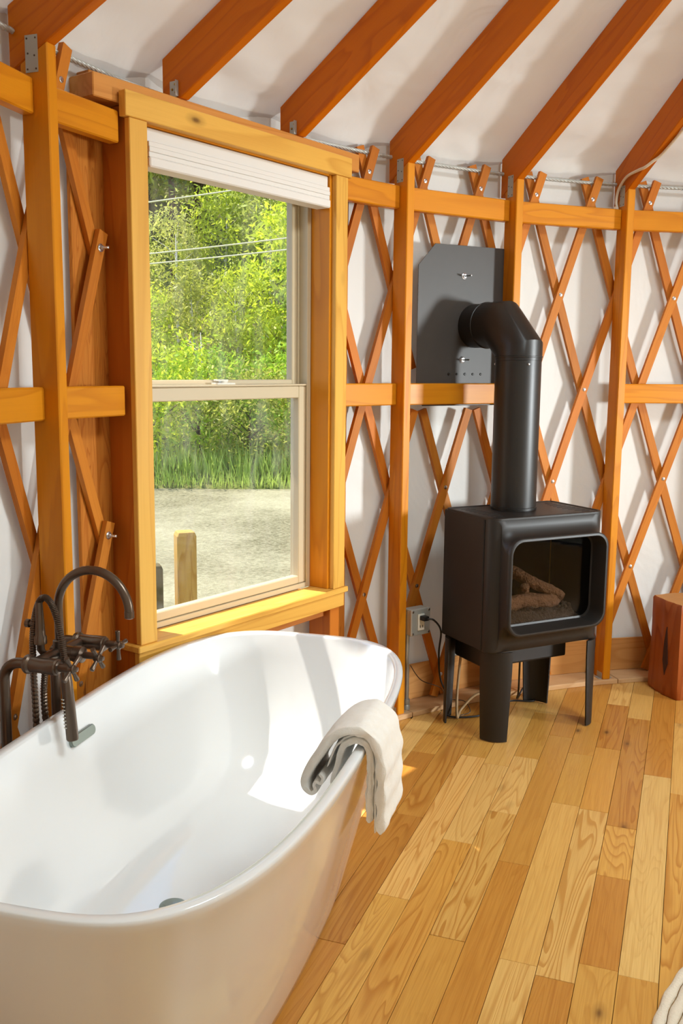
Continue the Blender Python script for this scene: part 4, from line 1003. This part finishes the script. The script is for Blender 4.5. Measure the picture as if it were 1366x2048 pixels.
STEM = {'bush': branches('bush_stems', 1, 1.1, 0.7, 9, 0.03, 'bark'), 'aspen': branches('aspen_stems', 2, 3.1, 0.6, 14, 0.04, 'deadwood'), 'tree': branches('tree_trunk', 3, 4.6, 1.2, 14, 0.10, 'bark'), 'pine': branches('pine_trunk', 4, 6.6, 0.9, 18, 0.13, 'bark')}
YG, GR, OL, DK, PL = lin(214, 222, 70), lin(168, 198, 56), lin(196, 200, 92), lin(116, 136, 62), lin(226, 226, 124)
ORD = ['first', 'second', 'third', 'fourth', 'fifth', 'sixth', 'seventh', 'eighth', 'ninth', 'tenth', 'eleventh', 'twelfth']
def plant_row(kind, name, cat, y, items, what, group):
    items = sorted(items, key=lambda t: t[0] / (y + t[1]))
    for i, (x, dy, s, col) in enumerate(items):
        yy = y + dy; zz = hill_z(x, yy)
        e = empty(name, (x, yy, zz), '%s, %s from the left' % (what, ORD[i]), cat, group)
        fr = Matrix.Translation((x, yy, zz)) @ Matrix.Rotation(rng.uniform(0, 6.28), 4, 'Z') @ Matrix.Diagonal((s * rng.uniform(.9, 1.1), s * rng.uniform(.9, 1.1), s * rng.uniform(.92, 1.12), 1))
        link('foliage', CROWN[kind][i % 2], e, fr, jit(col, 0.10)); link('stem', STEM[kind], e, fr)
plant_row('bush', 'leafy_shrub', 'shrub', 16.5, [(-5.6, 0, 1.15, GR), (-4.5, .3, 1.0, GR), (-3.5, -.1, 1.2, YG), (-2.5, .2, 1.05, GR), (-1.6, -.1, 1.0, OL), (-0.7, .2, 1.1, GR), (0.2, 0, 1.15, YG), (-6.7, .2, 1.1, OL)], 'leafy green shrub just behind the grass strip', 'shrubs behind the grass')
plant_row('aspen', 'young_aspen', 'tree', 18.9, [(-6.2, 0, .95, YG), (-5.0, .4, 1.0, GR), (-4.0, -.2, .85, YG), (-2.9, .3, .95, OL), (-2.0, -.2, .9, YG), (-1.0, .0, 1.35, YG), (-0.2, .5, 1.3, GR), (0.8, 0, 1.2, YG)], 'bright young aspen growing behind the shrubs', 'young aspens')
plant_row('aspen', 'tall_aspen', 'tree', 22.3, [(-6.8, 0, 1.0, PL), (-5.2, .5, .9, OL), (-3.9, 0, 1.0, PL), (-2.8, .6, 1.05, YG), (-1.7, 0, 1.1, OL), (-0.4, .3, 1.15, GR)], 'pale green aspen on the lower hillside', 'aspens on the lower hillside')
plant_row('tree', 'hillside_tree', 'tree', 28.0, [(-7.4, 0, .80, OL), (-5.9, 1.5, .9, PL), (-4.2, .3, .95, YG), (-2.6, 1.0, .95, OL), (-0.9, 0, 1.0, OL), (0.8, .6, 1.0, GR)], 'rounded olive tree halfway up the hillside', 'trees halfway up the hill')
plant_row('pine', 'pine_tree', 'tree', 33.0, [(-8.8, 0, 1.0, DK), (-6.9, -2.0, 1.1, OL), (-5.4, 1.0, 1.15, DK), (-3.6, 0.5, 1.1, DK), (-2.0, 1.2, 1.2, DK), (-0.6, 0, 1.1, DK), (1.0, 1.0, 1.1, DK)], 'dark conifer high on the hillside', 'conifers on the hill')
plant_row('tree', 'ridge_tree', 'tree', 40.0, [(-11, 0, 1.2, OL), (-9, 1, 1.3, DK), (-7.2, 0, 1.2, YG), (-5.4, 1, 1.3, OL), (-3.6, 0, 1.3, DK), (-1.8, 1, 1.3, OL), (0.2, 0, 1.3, DK)], 'tree near the top of the view on the upper hillside', 'trees on the upper hillside')
plant_row('tree', 'far_tree', 'tree', 49.0, [(-13.5, 0, 1.4, DK), (-11, 1, 1.5, OL), (-8.8, 0, 1.4, DK), (-6.6, 1, 1.5, OL), (-4.4, 0, 1.5, DK), (-2.2, 1, 1.5, DK), (0.0, 0, 1.5, OL)], 'farthest tree at the top of the hillside', 'farthest trees')

# bleached dead snags among the bushes
def snag(x, y, h, seed, lab):
    me = branches('snag', seed, h, 0.5, 9, 0.035, 'deadwood'); o = link('dead_snag', me, None, Matrix.Translation((x, y, hill_z(x, y)))); tag(o, lab, 'dead tree', 'bleached snags')
snag(-4.0, 17.6, 2.9, 31, 'bleached dead snag left of centre in the brush'); snag(-2.5, 17.5, 2.2, 32, 'bleached dead snag in the middle of the brush'); snag(-3.6, 20.8, 3.6, 33, 'tall bleached snag below the power lines')

# wooden posts outside
def out_post(x, y, w, top, lab, rot, col):
    fr = Matrix.Translation((x, y, GZ)) @ Matrix.Rotation(rot, 4, 'Z'); h = top - GZ; b = MB(); ww = w / 2
    sq = lambda s, z: [Vector((fr @ Vector((a * ww * s, c * ww * s, z)))) for a, c in ((-1, -1), (1, -1), (1, 1), (-1, 1))]
    b.rings([sq(1, -0.1), sq(1, h - 0.025), sq(0.86, h - 0.004), sq(0.8, h)])
    o = b.build('wooden_post', 'post_out', None, fr, None, 0.006, col); tag(o, lab, 'post', 'posts outside the window')
out_post(-1.005, 6.0, 0.125, 0.452, 'square weathered wooden post outside the window, standing on the gravel', 0.35, lin(196, 158, 84))
out_post(-1.195, 5.9, 0.11, 0.25, 'dark post edge beside the left window casing, outside', 0.35, lin(92, 84, 56))

# canvas sheet added out of view to keep sun off the floor boards
fp = empty('added_sun_blocker', wp(0.35, 3.17, 2.36), 'added canvas sun blocker, out of view above the right half of the window', 'sun blocker')
MB().prism([wp(-0.12, 3.135, 2.40), wp(0.80, 3.135, 2.40), wp(0.80, 3.70, 2.305), wp(-0.12, 3.70, 2.305)], [wp(-0.12, 3.135, 2.404), wp(0.80, 3.135, 2.404), wp(0.80, 3.70, 2.309), wp(-0.12, 3.70, 2.309)]).build('cloth', 'blocker_cloth', fp)
MB().tube([wp(-0.12, 3.70, 2.312), wp(0.80, 3.70, 2.312)], 0.010, 10).build('hem_rod', 'galv', fp, None, 60)
for t_ in (0.62, 0.78): MB().tube([wp(t_, 3.14, 2.10), wp(t_, 3.695, 2.307)], 0.007, 8).build('prop', 'galv', fp, None, 60)

# power lines: three sagging cables crossing in front of the hillside
PLY = 17.3
for (xa, za, xb, zb_, lab) in ((-3.5, 3.304, -1.15, 3.559, 'lower pale power line crossing in front of the hillside'), (-3.5, 3.477, -1.123, 3.76, 'middle pale power line crossing in front of the hillside'), (-3.41, 4.372, -2.04, 4.573, 'upper pale power line crossing the hillside under the blind')):
    pts = [Vector((x, PLY, za + (zb_ - za) * (x - xa) / (xb - xa) + 0.004 * (x + 2.4) ** 2)) for x in [-8 + 12 * i / 30 for i in range(31)]]
    o = MB().tube(pts, 0.013, 6).build('power_line', 'wire', None, None, 60); tag(o, lab, 'power line', 'power lines')
# a taller pine with a bare dark trunk, left of centre
TP = Vector((-4.25, 24.2, 0)); TP.z = hill_z(TP.x, TP.y)
e = empty('bare_trunk_pine', TP, 'pine with a bare dark trunk at the left of the window view', 'tree')
MB().tube([TP - ZV(0.3), TP + Vector((0.03, 0, 2.0)), TP + Vector((-0.02, 0, 4.0)), TP + Vector((0.02, 0, 6.6))], [0.10, 0.085, 0.07, 0.02], 8).build('trunk', 'bark', e, None, 60)
link('foliage', CROWN['tree'][1], e, Matrix.Translation(TP + ZV(2.6)) @ Matrix.Diagonal((0.55, 0.55, 0.75, 1)), DK)

for o in list(bpy.data.objects):
    if '_w' in o: del o['_w']
